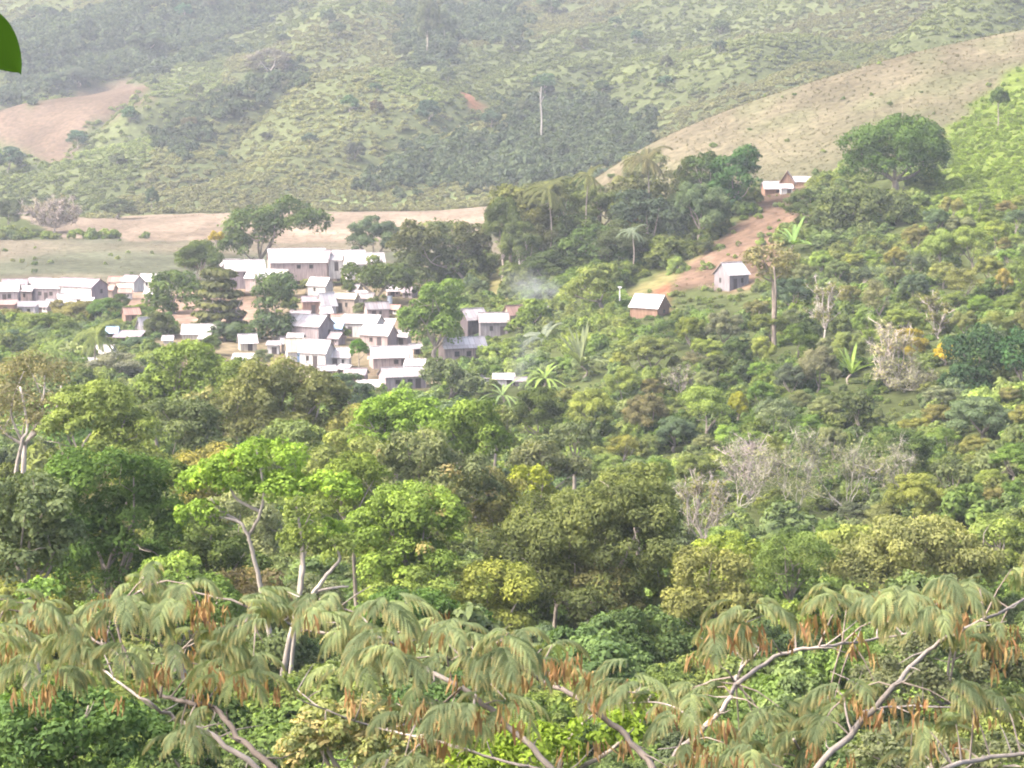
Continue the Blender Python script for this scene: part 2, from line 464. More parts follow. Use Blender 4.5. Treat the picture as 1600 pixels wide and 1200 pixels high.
# colours of leaves
DGR = (0.052, 0.074, 0.024); MGR = (0.088, 0.122, 0.032); LGR = (0.148, 0.185, 0.042); VGR = (0.122, 0.165, 0.036)
OLV = (0.118, 0.120, 0.044); GGR = (0.112, 0.128, 0.066); BRO = (0.145, 0.130, 0.052); GLD = (0.19, 0.16, 0.03)
YEL = (0.28, 0.26, 0.035); PAL = (0.22, 0.21, 0.12); DOL = (0.070, 0.080, 0.033); BLG = (0.058, 0.082, 0.048)
BARK = (0.20, 0.17, 0.14, 1); PBARK = (0.33, 0.285, 0.25, 1); DBARK = (0.16, 0.13, 0.105, 1)
def vary(c, rng, a=0.12): return tuple(float(v * (1 + a * (rng.rand() * 2 - 1))) for v in c)

# shared crowns of unit radius for the far trees
_r = np.random.RandomState(5)
ONE = [((0, 0, 0), (1, 1, 1))]
PROTO = {}
PROTO['round'] = [crown_mesh('crown', crown_blobs(ONE, _r, 0.26), 0.07, _r, cap=16000) for _ in range(5)]
PROTO['fine'] = [crown_mesh('crown', crown_blobs(ONE, _r, 0.22), 0.062, _r, cap=16000, airy=.3) for _ in range(4)]
PROTO['loose'] = [crown_mesh('crown', crown_blobs(ONE, _r, 0.26, .55), 0.07, _r, cap=6000, airy=.7, cov=.8) for _ in range(4)]
def layered():
    bl = []
    for k in range(7):
        z = -0.9 + k * 0.29; r = 0.95 - 0.1 * k
        for a in range(9):
            an = a * 0.7 + k + _r.rand() * .3
            bl.append((np.array([math.cos(an) * r * .62, math.sin(an) * r * .62, z + _r.normal() * .03]), 0.26 * (0.8 + .4 * _r.rand())))
    return bl
PROTO['layer'] = [crown_mesh('crown', layered(), 0.085, _r, cap=6500, flat=.34) for _ in range(2)]

NTREE = [0]
OCC = []                                     # crowns placed so far: cx, cy, rx, ry
def limbs(mb, base, ells, rng, r0, n=5, zfork=0.35):
    """trunk from the base to a fork and limbs up into the crown (local coordinates)"""
    c = np.mean([e[0] for e in ells], 0)
    zb = min(e[0][2] - e[1][2] for e in ells)
    fork = np.array([c[0] * .6, c[1] * .6, max(zb + 0.12 * (c[2] - zb), c[2] * zfork)])
    mid = fork * .5 + rng.normal(size=3) * r0 * np.array([1.2, 1.2, 0])
    p, r = smooth_path([np.zeros(3) - np.array([0, 0, .4]), mid, fork], [r0 * 1.25, r0 * .95, r0 * .75], 4)
    mb.tube(p, r, 8)
    for k in range(n):
        e = ells[k % len(ells)]
        d = unit(rng.normal(size=3)); d[2] = abs(d[2]) * .8 + .1
        tip = np.asarray(e[0]) + d * np.asarray(e[1]) * 0.75
        q = fork * .45 + tip * .55 + rng.normal(size=3) * np.linalg.norm(tip - fork) * .08 - np.array([0, 0, .08 * np.linalg.norm(tip - fork)])
        p, r = smooth_path([fork - np.array([0, 0, .1 * r0]), q, tip], [r0 * .55, r0 * .33, r0 * .1], 4)
        mb.tube(p, r, 6)
        for s in range(2):
            i = rng.randint(3, len(p) - 1)
            tp = p[i] + unit(rng.normal(size=3) + d) * np.linalg.norm(tip - fork) * .38
            mb.tube([p[i], (p[i] + tp) / 2 + rng.normal(size=3) * .05 * np.linalg.norm(tip - fork), tp], [r[i] * .6, r[i] * .4, r[i] * .12], 5)

def tree(label, D, ells, color, name='broadleaf_tree', cat='tree', style='round', leaf=None, bark=BARK, paths=(), trunk_px=None,
         accent=0.0, lump=0.3, cov=1.0, group=None, cap=60000, nl=5, r0=None, airy=0.0, shared=None, aspect=.55, down=0.0, dens=1.0):
    """ells: crown ellipses (cx, cy, rx, ry) in photo pixels at depth D; paths: visible limbs [(px,py),...], r start, r end in metres"""
    if D is None:
        D = hit(ells[0][0], ells[0][1] + ells[0][3] * 1.1)
        CLEAR.append((ells[0][0], ells[0][2] * .95, D, ells[0][1] + ells[0][3] * .55))
    NTREE[0] += 1
    OCC.extend(ells)
    rng = np.random.RandomState(NTREE[0] * 13 + 7)
    k = D / FPX
    bx = trunk_px if trunk_px is not None else ells[0][0]
    x0 = P(bx, ells[0][1], D)[0]
    base = np.array([x0, D, float(ground(x0, D))])
    E = []
    for i, (cx, cy_, rx, ry) in enumerate(ells):
        p = P(cx, cy_, D) - base
        if len(ells) > 1: p[1] += rng.uniform(-.5, .5) * rx * k
        E.append((p, (rx * k, rx * k * rng.uniform(.8, 1.0), ry * k)))
    root = empty(name, base, label, cat, group)
    rmax = max(e[1][0] for e in E)
    if shared is None: shared = D > 255 and len(ells) == 1
    col = (*[v * 1.14 for v in vary(color, rng, .08)], 1)
    if style != 'none':
        if shared:
            pr = PROTO[style]; o = link('crown', pr[rng.randint(len(pr))], root, E[0][0])
            o.scale = [1.16 * v for v in E[0][1]]; o.rotation_euler = (0, 0, rng.rand() * 6.28)
        else:
            if style == 'layer':
                bl = []
                for kx in range(7):
                    for a in range(8):
                        an = a * .8 + kx; rr = (1 - .11 * kx) * .62
                        bl.append((E[0][0] + np.array([math.cos(an) * rr, math.sin(an) * rr, -.9 + .29 * kx]) * np.array(E[0][1]), .24 * E[0][1][0]))
                bo = dict(flat=.34)
            else:
                bl = crown_blobs(E, rng, lump, dens); bo = {}
            me = crown_mesh('crown', bl, leaf or max(0.2, 0.0017 * D), rng, cov=cov * .55, accent=accent, cap=cap, airy=airy, aspect=aspect, down=down, **bo)
            o = link('crown', me, root)
        o.color = col
    mb = MB()
    r0 = r0 or max(0.12, rmax * .075)
    if nl: limbs(mb, base, E, rng, r0, nl)
    for (pp, ra, rb) in paths:
        pts = []
        off = rng.uniform(-.4, .2) * rmax
        for i, (a, bb) in enumerate(pp): pts.append(P(a, bb, D) - base + np.array([0, off * min(i, 1) - rmax * .25 * (i > 0), 0]))
        rr = list(np.linspace(ra, rb, len(pts)))
        p, r = smooth_path(pts, rr, 5, ra * .12, rng)
        mb.tube(p, r, 7)
    t = mb.build('trunk', M_BARK, root, smooth=True)
    t.color = bark
    return root

def bare_tree(label, D, cx, cy_, rx, ry, bark=PBARK, name='bare_tree', leafc=None, n=9, group=None, stems=1, r0=.13, cov=.25, zf=.2, twigs=11):
    """leafless or nearly leafless tree: forking limbs and a haze of fine twigs"""
    NTREE[0] += 1
    OCC.append((cx, cy_, rx, ry)); CLEAR.append((cx, rx * .9, D, cy_ + ry * .8))
    rng = np.random.RandomState(NTREE[0] * 17 + 3)
    k = D / FPX
    x0 = P(cx, cy_, D)[0]; base = np.array([x0, D, float(ground(x0, D))])
    c = P(cx, cy_, D) - base; R = np.array([rx * k, rx * k * .8, ry * k])
    root = empty(name, base, label, 'tree', group)
    mb = MB(); tips = []
    for s in range(stems):
        off = np.array([(s - (stems - 1) / 2) * R[0] * 1.1, rng.normal() * .3 * R[1], 0]) if stems > 1 else np.zeros(3)
        fork = np.array([c[0] * .5, 0, max(.3, c[2] - R[2] * (1 - zf))]) + off * .75
        gz = float(ground(base[0] + off[0], base[1] + off[1])) - base[2]
        st = np.array([off[0] * .8, off[1], gz - .3])
        p, r = smooth_path([st, (st + fork) / 2 + rng.normal(size=3) * r0, fork], [r0 * 1.3, r0, r0 * .8], 4)
        mb.tube(p, r, 7)
        m_ = max(4, n // stems)
        for i in range(m_):
            an = i * 2.4 + rng.rand(); q = .25 + .7 * rng.rand()
            tip = c + off * .6 + np.array([math.cos(an) * R[0] * q / (1 if stems == 1 else 1.7), math.sin(an) * R[1] * q, R[2] * (1 - q * q * .7) * rng.uniform(.6, 1)])
            L = np.linalg.norm(tip - fork)
            mid = fork * .5 + tip * .5 + np.array([(tip - fork)[0] * .15, 0, -.1 * L]) + rng.normal(size=3) * L * .05
            p, r = smooth_path([fork, mid, tip], [r0 * .6, r0 * .4, .0002 * D], 5, L * .012, rng)
            mb.tube(p, r, 5)
            for s2 in range(4):
                ii = rng.randint(3, len(p) - 1)
                tp = p[ii] + unit(unit(tip - fork) + rng.normal(size=3) * .7 + np.array([0, 0, .4])) * L * rng.uniform(.25, .5)
                mid2 = (p[ii] + tp) / 2 + rng.normal(size=3) * L * .03
                mb.tube([p[ii], mid2, tp], [max(r[ii] * .6, .0002 * D), .00016 * D, .0001 * D], 4)
                tips += [tp, mid2, tip]
    tw = MB()
    for tp in tips:                          # fine twigs
        for q in range(twigs):
            e = tp + unit(rng.normal(size=3) + np.array([0, 0, .6])) * R.mean() * rng.uniform(.15, .34)
            a = tp + rng.normal(size=3) * R.mean() * .05
            w = .00009 * D
            nn = unit(np.cross(e - a, rng.normal(size=3))) * w
            tw.add([a - nn, a + nn, e], [(0, 1, 2)])
    t = mb.build('trunk', M_BARK, root, smooth=True); t.color = bark
    o = tag(tw.build('twigs', M_BARK, root), kind='stuff'); o.color = (*[v * .9 for v in bark[:3]], 1)
    if leafc is not None:
        bl = [(np.asarray(t_), R.mean() * .22) for t_ in tips[::2]]
        o = link('crown', crown_mesh('crown', bl, 0.0012 * D, rng, cov=cov, cap=int(900 + 6500 * cov * cov), airy=1.3, grow=False), root); o.color = (*leafc, 1)
    return root

def frond_blade(mb, p0, az, el, L, w, droop, nseg=7, feather=False, rng=None):
    """one long leaf arching out of a rosette; feathered ones are split into leaflets"""
    d = np.array([math.cos(az) * math.cos(el), math.sin(az) * math.cos(el), math.sin(el)])
    pts = [np.asarray(p0, float)]
    for i in range(nseg):
        d = unit(d + np.array([0, 0, -droop / nseg])); pts.append(pts[-1] + d * L / nseg)
    side = unit(np.cross(d, np.array([0, 0, 1.0])) + 1e-6)
    if not feather:
        vs = []
        for i, p in enumerate(pts):
            t = i / nseg; ww = w * (0.25 + 1.3 * t * (1 - t) * 2.2) * (1 if i < nseg else .1) * .7
            vs += [p - side * ww + np.array([0, 0, .25 * ww]), p, p + side * ww + np.array([0, 0, .25 * ww])]
        fs = []
        for i in range(nseg):
            a = i * 3
            fs += [(a, a + 1, a + 4, a + 3), (a + 1, a + 2, a + 5, a + 4)]
        mb.add(vs, fs)
    else:
        for i in range(1, nseg + 1):
            for s in (-1, 1):
                for h in (0, .5):
                    p = pts[i - 1] * (1 - h) + pts[i] * h; t = (i - 1 + h) / nseg
                    tip = p + side * s * w * (1.15 - .7 * t) + unit(pts[i] - pts[i - 1]) * w * .55 + np.array([0, 0, -w * .45])
                    u = unit(pts[i] - pts[i - 1]) * L * .035
                    mb.add([p - u, p + u, tip], [(0, 1, 2)])
        for i in range(nseg):
            u = np.array([0, 0, L * .008]); mb.add([pts[i] - u, pts[i] + u, pts[i + 1]], [(0, 1, 2)])

def set_shade(me, rng):
    n = len(me.polygons)
    for k, arr in (('shade', 0.75 + .5 * rng.rand(n)), ('accent', np.zeros(n))):
        a = me.attributes.new(k, 'FLOAT', 'FACE'); a.data.foreach_set('value', arr.astype(np.float32))

def rosette(label, D, cx, cy_, Rpx, color, name='palm_tree', cat='palm', feather=True, n=16, el=(0.0, 1.1), droop=1.6, w=.16, bark=BARK, base_py=None, group=None, r0=.13):
    """palm or banana: leaves radiating from (cx,cy) with reach Rpx; the stem stands on the ground"""
    NTREE[0] += 1
    if not feather: D = hit(cx, cy_ + Rpx * .35)
    OCC.append((cx, cy_, Rpx * .8, Rpx * .8)); CLEAR.append((cx, Rpx * .9, D, cy_ + Rpx * .3))
    rng = np.random.RandomState(NTREE[0] * 19 + 1)
    k = D / FPX; x0 = P(cx, cy_, D)[0]
    base = np.array([x0, D, float(ground(x0, D))])
    c = P(cx, cy_, D) - base
    c[2] = max(c[2], .25)
    root = empty(name, base, label, cat, group)
    L = Rpx * k * 1.15
    mb = MB()
    for i in range(n):
        e = el[0] + (el[1] - el[0]) * ((i * .618) % 1)
        frond_blade(mb, c, i * 2.399 + rng.rand() * .3, e, L * rng.uniform(.8, 1.1), L * w, droop * rng.uniform(.75, 1.2), 9 if feather else 7, feather, rng)
    me = mb.mesh('fronds' if feather else 'leaves', M_LEAF); set_shade(me, rng)
    o = link('fronds' if feather else 'leaves', me, root); o.color = (*[v * .74 for v in vary(color, rng, .06)], 1)
    tb = MB()
    p, r = smooth_path([np.array([rng.normal() * .15 * L, 0, -.4]), np.array([c[0] * .5 + rng.normal() * .08 * L, 0, c[2] * .5]), c], [r0 * 1.4, r0, r0 * .8], 4)
    tb.tube(p, r, 7)
    t = tb.build('trunk' if feather else 'stem', M_BARK, root, smooth=True); t.color = bark
    return root

# ------------------------------------------------------------------ houses
ROOFC = {'white': (0.33, 0.305, 0.30), 'mauve': (0.165, 0.138, 0.145), 'grey': (0.135, 0.122, 0.126), 'cream': (0.30, 0.265, 0.20), 'rust': (0.19, 0.115, 0.09),
         'blue': (0.22, 0.31, 0.42), 'brown': (0.16, 0.10, 0.075), 'pale': (0.215, 0.195, 0.195), 'thatch': (0.2, 0.16, 0.11)}
WALLC = {'white': (0.358, 0.334, 0.314), 'mauve': (0.198, 0.164, 0.164), 'grey': (0.150, 0.135, 0.139), 'tan': (0.233, 0.185, 0.150), 'red': (0.179, 0.109, 0.085),
         'dark': (0.068, 0.055, 0.057), 'brown': (0.160, 0.100, 0.070), 'pink': (0.237, 0.185, 0.170), 'cream': (0.310, 0.273, 0.225), 'blue': (0.087, 0.119, 0.170)}

def house(label, px, base_py, wpx, wall_px, roof_px, yaw, roof='white', wall='tan', ratio=.7, kind='gable', name='house', cat='house',
          stilts=0.0, wins=((-.22, 0), (.28, 0)), door=0.02, doorc='dark', roof2=None, D=None, front=None, nd=0):
    D = D or hit(px, base_py)
    k = D / FPX
    ya = math.radians(yaw); CLEAR.append((px, wpx * .55, D, base_py - 3))
    Lx = wpx * k / (math.cos(ya) + ratio * abs(math.sin(ya)))
    W = max(Lx * ratio, 2.2)
    h = wall_px * k
    rise = max(.25, roof_px * k * .92 - W * .5 * .09)
    x0 = P(px, base_py, D)[0]
    gz = float(ground(x0, D))
    z0 = P(px, base_py, D)[2]
    z0 = max(z0, gz - .3)
    base = (x0, D + W * .35, z0)
    root = empty(name, base, label, cat)
    root.rotation_euler = (0, 0, ya)
    hx, hy = Lx / 2, W / 2
    zf = stilts * k
    drop = -1.6 if not stilts else zf - .12
    ov = .28
    mb = MB()
    if kind == 'gable':
        mb.add([(-hx, -hy, drop), (hx, -hy, drop), (hx, hy, drop), (-hx, hy, drop), (-hx, -hy, h), (hx, -hy, h), (hx, hy, h), (-hx, hy, h), (-hx, 0, h + rise), (hx, 0, h + rise)],
               [(0, 3, 2, 1), (0, 1, 5, 4), (2, 3, 7, 6), (1, 2, 6, 9, 5), (3, 0, 4, 8, 7), (4, 5, 9, 8), (6, 7, 8, 9)])
    else:                                   # one slope falling to the front
        mb.add([(-hx, -hy, drop), (hx, -hy, drop), (hx, hy, drop), (-hx, hy, drop), (-hx, -hy, h), (hx, -hy, h), (hx, hy, h + rise), (-hx, hy, h + rise)],
               [(0, 3, 2, 1), (0, 1, 5, 4), (2, 3, 7, 6), (1, 2, 6, 5), (3, 0, 4, 7), (4, 5, 6, 7)])
    o = mb.build('wall', M_WALL, root); o.color = (*WALLC[wall], 1)
    if front:                               # the front wall of another colour is a facing of boards
        fb = MB(); fb.box(-hx + .02, hx - .02, -hy - .05, -hy - .004, max(drop, -1.5) + .05, h - .06)
        o = fb.build('front_boards', M_WALL, root); o.color = (*WALLC[front], 1)
    def slab(sgn, mat, nm, par, col):
        s = MB()
        n = max(8, int(Lx / .45)); xs = np.linspace(-hx - ov, hx + ov, 2 * n + 1)
        sl = rise / hy if kind == 'gable' else rise / W
        ye = -hy - ov if sgn < 0 else hy + ov
        vs = []; fs = []
        yt = 0.02 * sgn if kind == 'gable' else hy + ov
        for i, x in enumerate(xs):
            c_ = .035 * (i % 2)
            for (yy, th) in ((ye, .05), (yt, .05), (yt, 0), (ye, 0)):
                if kind == 'gable': zz = h + rise - abs(yy) * sl
                else: zz = h + (yy + hy) * sl
                vs.append((x, yy, zz + .03 + th + (c_ if th else 0)))
        for i in range(len(xs) - 1):
            a = i * 4; b_ = a + 4
            for q in range(4): fs.append((a + q, a + (q + 1) % 4, b_ + (q + 1) % 4, b_ + q))
        fs.append((0, 1, 2, 3)); e = (len(xs) - 1) * 4; fs.append((e + 3, e + 2, e + 1, e))
        s.add(vs, fs)
        o = s.build(nm, mat, par); o.color = (*col, 1)
        return o
    c1 = ROOFC[roof]
    rf = slab(-1, M_ROOF, 'roof', root, c1)
    if kind == 'gable':
        slab(1, M_ROOF, 'roof', root, ROOFC[roof2] if roof2 else c1)
        rc = MB(); rc.box(-hx - ov, hx + ov, -.14, .14, h + rise + .085, h + rise + .15)
        o = rc.build('ridge_cap', M_ROOF, rf); o.color = (*[v * .9 for v in c1], 1)
    t_ = .05 if front else 0
    for (fx, side) in wins:
        ww, wh = min(.8, Lx * .12), min(.85, h * .34)
        zc = zf + (h - zf) * .58
        w = MB(); f = MB()
        if side == 0:
            x = fx * Lx; y = -hy - t_
            w.box(x - ww / 2, x + ww / 2, y - .03, y - .003, zc - wh / 2, zc + wh / 2)
            f.box(x - ww / 2 - .08, x + ww / 2 + .08, y - .045, y - .004, zc - wh / 2 - .09, zc - wh / 2 - .005)
        else:
            y = fx * W; x = side * hx
            s_ = sorted((x + side * .003, x + side * .03)); w.box(s_[0], s_[1], y - ww / 2, y + ww / 2, zc - wh / 2, zc + wh / 2)
            s_ = sorted((x + side * .004, x + side * .045)); f.box(s_[0], s_[1], y - ww / 2 - .08, y + ww / 2 + .08, zc - wh / 2 - .09, zc - wh / 2 - .005)
        wo = w.build('window', M_DARK, root)
        fo = f.build('sill', M_WALL, wo); fo.color = (*WALLC[wall], 1)
    if door is not None:
        d = MB(); dh = min(1.95, (h - zf) * .8); x = door * Lx
        d.box(x - .42, x + .42, -hy - t_ - .035, -hy - t_ - .004, zf + .02, zf + dh)
        do = d.build('door', M_DOOR, root)
        do.color = (*({'dark': (.05, .04, .04), 'blue': (.20, .30, .46), 'brown': (.2, .13, .09)}[doorc]), 1)
    if stilts:
        for px_ in (-hx + .15, 0, hx - .15):
            for py_ in (-hy + .12, hy - .12):
                s = MB(); s.box(px_ - .09, px_ + .09, py_ - .09, py_ + .09, -1.6, zf - .12)
                o = s.build('post', M_WALL, root); o.color = (*WALLC['dark'], 1)
    return root

N = ()                                      # no windows
# --- far left of the village
house('white-roofed house cut by the left edge above a red-brown wall', 6, 474, 46, 20, 14, 4, 'white', 'mauve', wins=((.2, 0),))
house('small pink-grey house with a narrow pale roof beside the house at the left edge', 38, 471, 34, 17, 9, -12, 'pale', 'pink', wins=((.1, 0),), door=None)
house('grey-walled house with a bright white roof left of the striped-roof house', 76, 471, 54, 22, 15, -14, 'white', 'mauve', wins=((-.2, 0), (.2, 0)))
house('long house with a grey and white striped roof and a white front on dark posts', 124, 472, 84, 25, 14, -26, 'mauve', 'mauve', .6, front='white', stilts=6, wins=((.1, 1),), door=None)
house('low rust-roofed hut behind the striped-roof house', 186, 446, 32, 6, 9, 0, 'rust', 'red', wins=N, door=None)
house('white-walled house with a grey gable beside the dark tree', 206, 456, 36, 17, 10, -38, 'mauve', 'white', wins=N, front='white', door=None)
house('little white-roofed house touching the dark tree at the left of the village', 233, 452, 32, 14, 11, -20, 'white', 'white', wins=((0, 0),), door=None)
house('red-brown hut below the house at the left edge', 6, 494, 34, 18, 6, 0, 'rust', 'red', kind='shed', wins=N, door=0.1)
house('low white hut with a dark open front below the grey-walled house', 36, 492, 40, 13, 7, 0, 'grey', 'white', kind='shed', wins=((.25, 0),), door=-.1)
house('tiny white shed under the striped-roof house', 136, 478, 15, 8, 4, 0, 'white', 'white', kind='shed', wins=N, door=None)
house('red-brown house with a rusty roof between two dark trees', 204, 505, 28, 15, 10, 25, 'rust', 'red', wins=((0, 0),), door=None)
house('hut with a steep white roof leaning beside the red-brown house', 226, 524, 27, 8, 22, 40, 'white', 'grey', wins=N, door=None)
house('hut with a light blue roof beyond the coconut palm', 170, 531, 26, 12, 9, 0, 'blue', 'grey', wins=N, door=.1)
house('low hut with a dull mauve roof right of the light blue roof', 200, 535, 44, 8, 9, -8, 'mauve', 'dark', kind='shed', wins=N, door=None)
house('white-roofed hut right of the coconut palm', 164, 562, 32, 11, 13, -22, 'white', 'white', wins=N, door=.1)
house('small white hut at the foot of the coconut palm', 134, 561, 18, 7, 8, 0, 'white', 'white', wins=N, door=None)
house('lowest white hut left of the grey bush', 138, 574, 22, 7, 6, 10, 'pale', 'white', kind='shed', wins=N, door=None)
house('long low white-roofed house in the gap between dark trees', 311, 531, 52, 10, 16, 0, 'white', 'cream', wins=N, door=.2)
house('tiny white hut left of the long low house', 262, 537, 14, 6, 7, 0, 'white', 'white', wins=N, door=None)
# --- long buildings at the top
house('long white-roofed hall with two dark windows at the top of the village', 462, 426, 98, 17, 24, 10, 'white', 'pink', .75, wins=((.0, 0), (.22, 0)), door=None, name='hall', cat='building', D=482)
house('mauve-roofed wing joining the long hall at the right', 494, 424, 46, 20, 15, -8, 'mauve', 'pink', .6, wins=N, door=.1, name='hall', cat='building', D=484)
house('pale-roofed hall between the mauve wing and the end hall', 536, 423, 70, 18, 16, 9, 'white', 'white', .6, wins=((.1, 0),), door=-.2, name='hall', cat='building', D=485)
house('end hall with a bright slanting roof at the right of the row', 568, 424, 66, 13, 18, 12, 'white', 'white', .6, wins=((.0, 0),), door=None, name='hall', cat='building', D=480)
house('small white-roofed hut behind the left hall under the large mango tree', 357, 424, 32, 9, 11, 0, 'white', 'pink', wins=N, door=None, D=492)
house('long white-roofed house on the left of the top row, with a mauve wall', 380, 439, 68, 17, 18, 14, 'white', 'mauve', .6, wins=((.0, 0),), door=.3, D=474)
house('broad low roof in front of the long hall', 418, 443, 70, 9, 15, -12, 'white', 'pink', .7, wins=N, door=.1, D=466)
# --- middle of the village
house('white gabled house below the end hall', 500, 462, 40, 17, 13, -28, 'white', 'white', wins=((-.1, 0),), door=None)
house('red-brown hut with a mauve roof left of the slanted-roof hut', 486, 492, 30, 22, 8, 8, 'mauve', 'red', wins=N, door=.1)
house('tall narrow hut with a slanted white roof facing left', 510, 491, 30, 16, 19, 34, 'white', 'white', wins=N, door=.1)
house('tan house with a cream roof near the small grey bush', 541, 489, 38, 23, 9, -14, 'cream', 'tan', wins=((.1, 0),), door=-.2)
house('large house with a white roof and a long grey-pink side wall', 481, 536, 78, 28, 19, -24, 'white', 'mauve', .8, wins=((.2, 1),), door=-.2, doorc='brown')
house('narrow dark shed with a light blue tin roof', 525, 532, 22, 19, 14, -10, 'blue', 'grey', kind='shed', wins=((.2, 0),), door=-.1)
house('white-walled house under a broad pale roof beside the blue-roofed shed', 566, 527, 66, 23, 14, -16, 'white', 'white', .7, wins=((.25, 0),), door=-.25)
house('house with a bright roof and dark brown end left of the bright mango tree', 591, 542, 58, 20, 16, -24, 'white', 'pink', .7, wins=((-.1, 0),), door=.2)
house('cream-roofed hut with a blue door', 462, 566, 34, 20, 19, 14, 'cream', 'white', wins=N, door=.15, doorc='blue')
house('white house with a big bright roof and a dark right side', 495, 574, 54, 25, 20, -22, 'white', 'white', .75, wins=((-.2, 0),), door=.1)
house('small white-roofed house left of the round lollipop tree', 531, 575, 34, 19, 14, -6, 'white', 'white', wins=((.2, 0),), door=-.2)
house('house with a wide white roof and pink-grey wall right of the lollipop tree', 609, 576, 68, 19, 18, 14, 'white', 'pink', .6, wins=((.1, 0),), door=.3)
house('gabled house with a pale roof at the lower edge of the village', 628, 607, 76, 20, 15, 20, 'pale', 'mauve', .6, wins=((-.2, 0), (.1, 0)), door=.3)
house('very low white roof at the bottom of the village', 578, 608, 40, 4, 8, 0, 'white', 'white', kind='shed', wins=N, door=None)
house('white hut with a slanting roof left of the big mid green tree', 386, 548, 30, 14, 13, 16, 'white', 'cream', wins=N, door=.1)
house('small white-walled shed at the foot of the mid green tree', 427, 553, 18, 14, 5, 0, 'pale', 'white', kind='shed', wins=N, door=.1)
house('low white hut just above the bright forest trees', 384, 566, 40, 5, 7, 0, 'white', 'white', kind='shed', wins=N, door=None)
house('tiny white hut left of the large white-roofed house', 440, 533, 12, 8, 6, 0, 'white', 'white', wins=N, door=None)
house('mauve-roofed hut squeezed behind the large white-roofed house', 470, 508, 34, 14, 10, -12, 'mauve', 'tan', wins=N, door=.2)
house('small rust-roofed hut left of the narrow blue-roofed shed', 530, 512, 26, 14, 8, 10, 'rust', 'tan', wins=N, door=-.1)
house('white lean-to joined to the broad pale roof', 601, 523, 30, 16, 8, -6, 'white', 'cream', kind='shed', wins=N, door=.1)
house('grey-roofed house above the broad pale roof, below the dark tree', 588, 497, 40, 15, 11, 16, 'grey', 'pink', wins=((.1, 0),), door=-.2)
house('small white hut against the foot of the bright mango tree', 628, 540, 28, 15, 10, -20, 'pale', 'pink', wins=N, door=.1)
house('tan hut between the cream-roofed hut and the large house', 450, 552, 26, 16, 9, 18, 'pale', 'tan', wins=N, door=.1)
house('pink-walled hut with a mauve roof in the lowest row', 556, 598, 36, 14, 9, -10, 'mauve', 'pink', wins=((.2, 0),), door=-.1)
house('small brown hut in front of the white house with the dark side', 510, 590, 28, 12, 8, 12, 'pale', 'tan', wins=N, door=.1)
house('white-roofed hut behind the lower gabled house', 650, 584, 34, 14, 10, -14, 'white', 'tan', wins=N, door=.1)
house('grey hut beside the cream-roofed tan house', 572, 478, 26, 13, 8, -10, 'pale', 'grey', wins=N, door=0)
house('pale-roofed house in front of the broad low roof', 452, 452, 46, 10, 11, 8, 'pale', 'pink', wins=N, door=.2)
house('white shed at the right foot of the long hall', 528, 440, 34, 9, 9, -8, 'white', 'pink', wins=N, door=.1)
house('tan hut with a white roof at the far left below the long striped-roof house', 100, 489, 36, 12, 9, 10, 'white', 'tan', wins=N, door=.1)
house('reddish hut right of the striped-roof house', 166, 466, 30, 14, 9, -12, 'rust', 'tan', wins=N, door=.1)
house('mauve-roofed hut behind the house at the left edge', 22, 455, 40, 11, 9, 8, 'mauve', 'mauve', wins=N, door=None)
house('pale hut behind the grey-walled house', 62, 452, 36, 10, 9, -8, 'pale', 'pink', wins=N, door=None)
house('small cream hut left of the white-walled house with the grey gable', 184, 460, 24, 10, 8, 14, 'cream', 'tan', wins=N, door=None)
house('white hut half hidden behind the dense dark tree', 240, 470, 28, 12, 9, -10, 'white', 'pink', wins=N, door=None)
# --- right of the bright mango tree
house('dark timber house with a grey-white roof beside the bright mango tree', 738, 524, 48, 26, 18, 32, 'pale', 'dark', .9, wins=((.1, 0),), door=-.2)
house('grey plank house with a flat pale roof next to the dark timber house', 771, 527, 46, 25, 15, 4, 'pale', 'grey', .7, wins=((-.1, 0),), door=.3)
house('brown-roofed house half hidden by the bush beside the grey plank house', 803, 506, 34, 16, 14, 34, 'rust', 'tan', wins=N, door=None)
house('small white roof showing between two bushes near the smoke', 862, 494, 20, 9, 7, 0, 'white', 'white', wins=N, door=None)
house('pink-walled house with two windows below the dark timber house', 722, 566, 76, 24, 17, 16, 'white', 'pink', .6, wins=((-.2, 0), (.08, 0)), door=.3)
house('small white hut behind the feathery plant below the smoke', 787, 604, 30, 13, 8, 0, 'white', 'white', wins=N, door=.3)
house('tiny white shed left of the hut below the smoke', 759, 602, 13, 11, 5, 20, 'white', 'white', kind='shed', wins=N, door=None)
house('little dark hut right of the hut below the smoke', 813, 604, 18, 9, 6, 0, 'grey', 'dark', wins=N, door=None)
house('brown plank house with a white roof by the orange soil cut', 1016, 497, 62, 18, 21, -34, 'white', 'brown', .75, wins=((.05, 1),), door=None)
house('grey gabled house with a white roof beside the dirt track', 1144, 452, 54, 24, 20, 36, 'white', 'grey', .9, wins=((.1, -1), (.15, 0)), door=-.2)
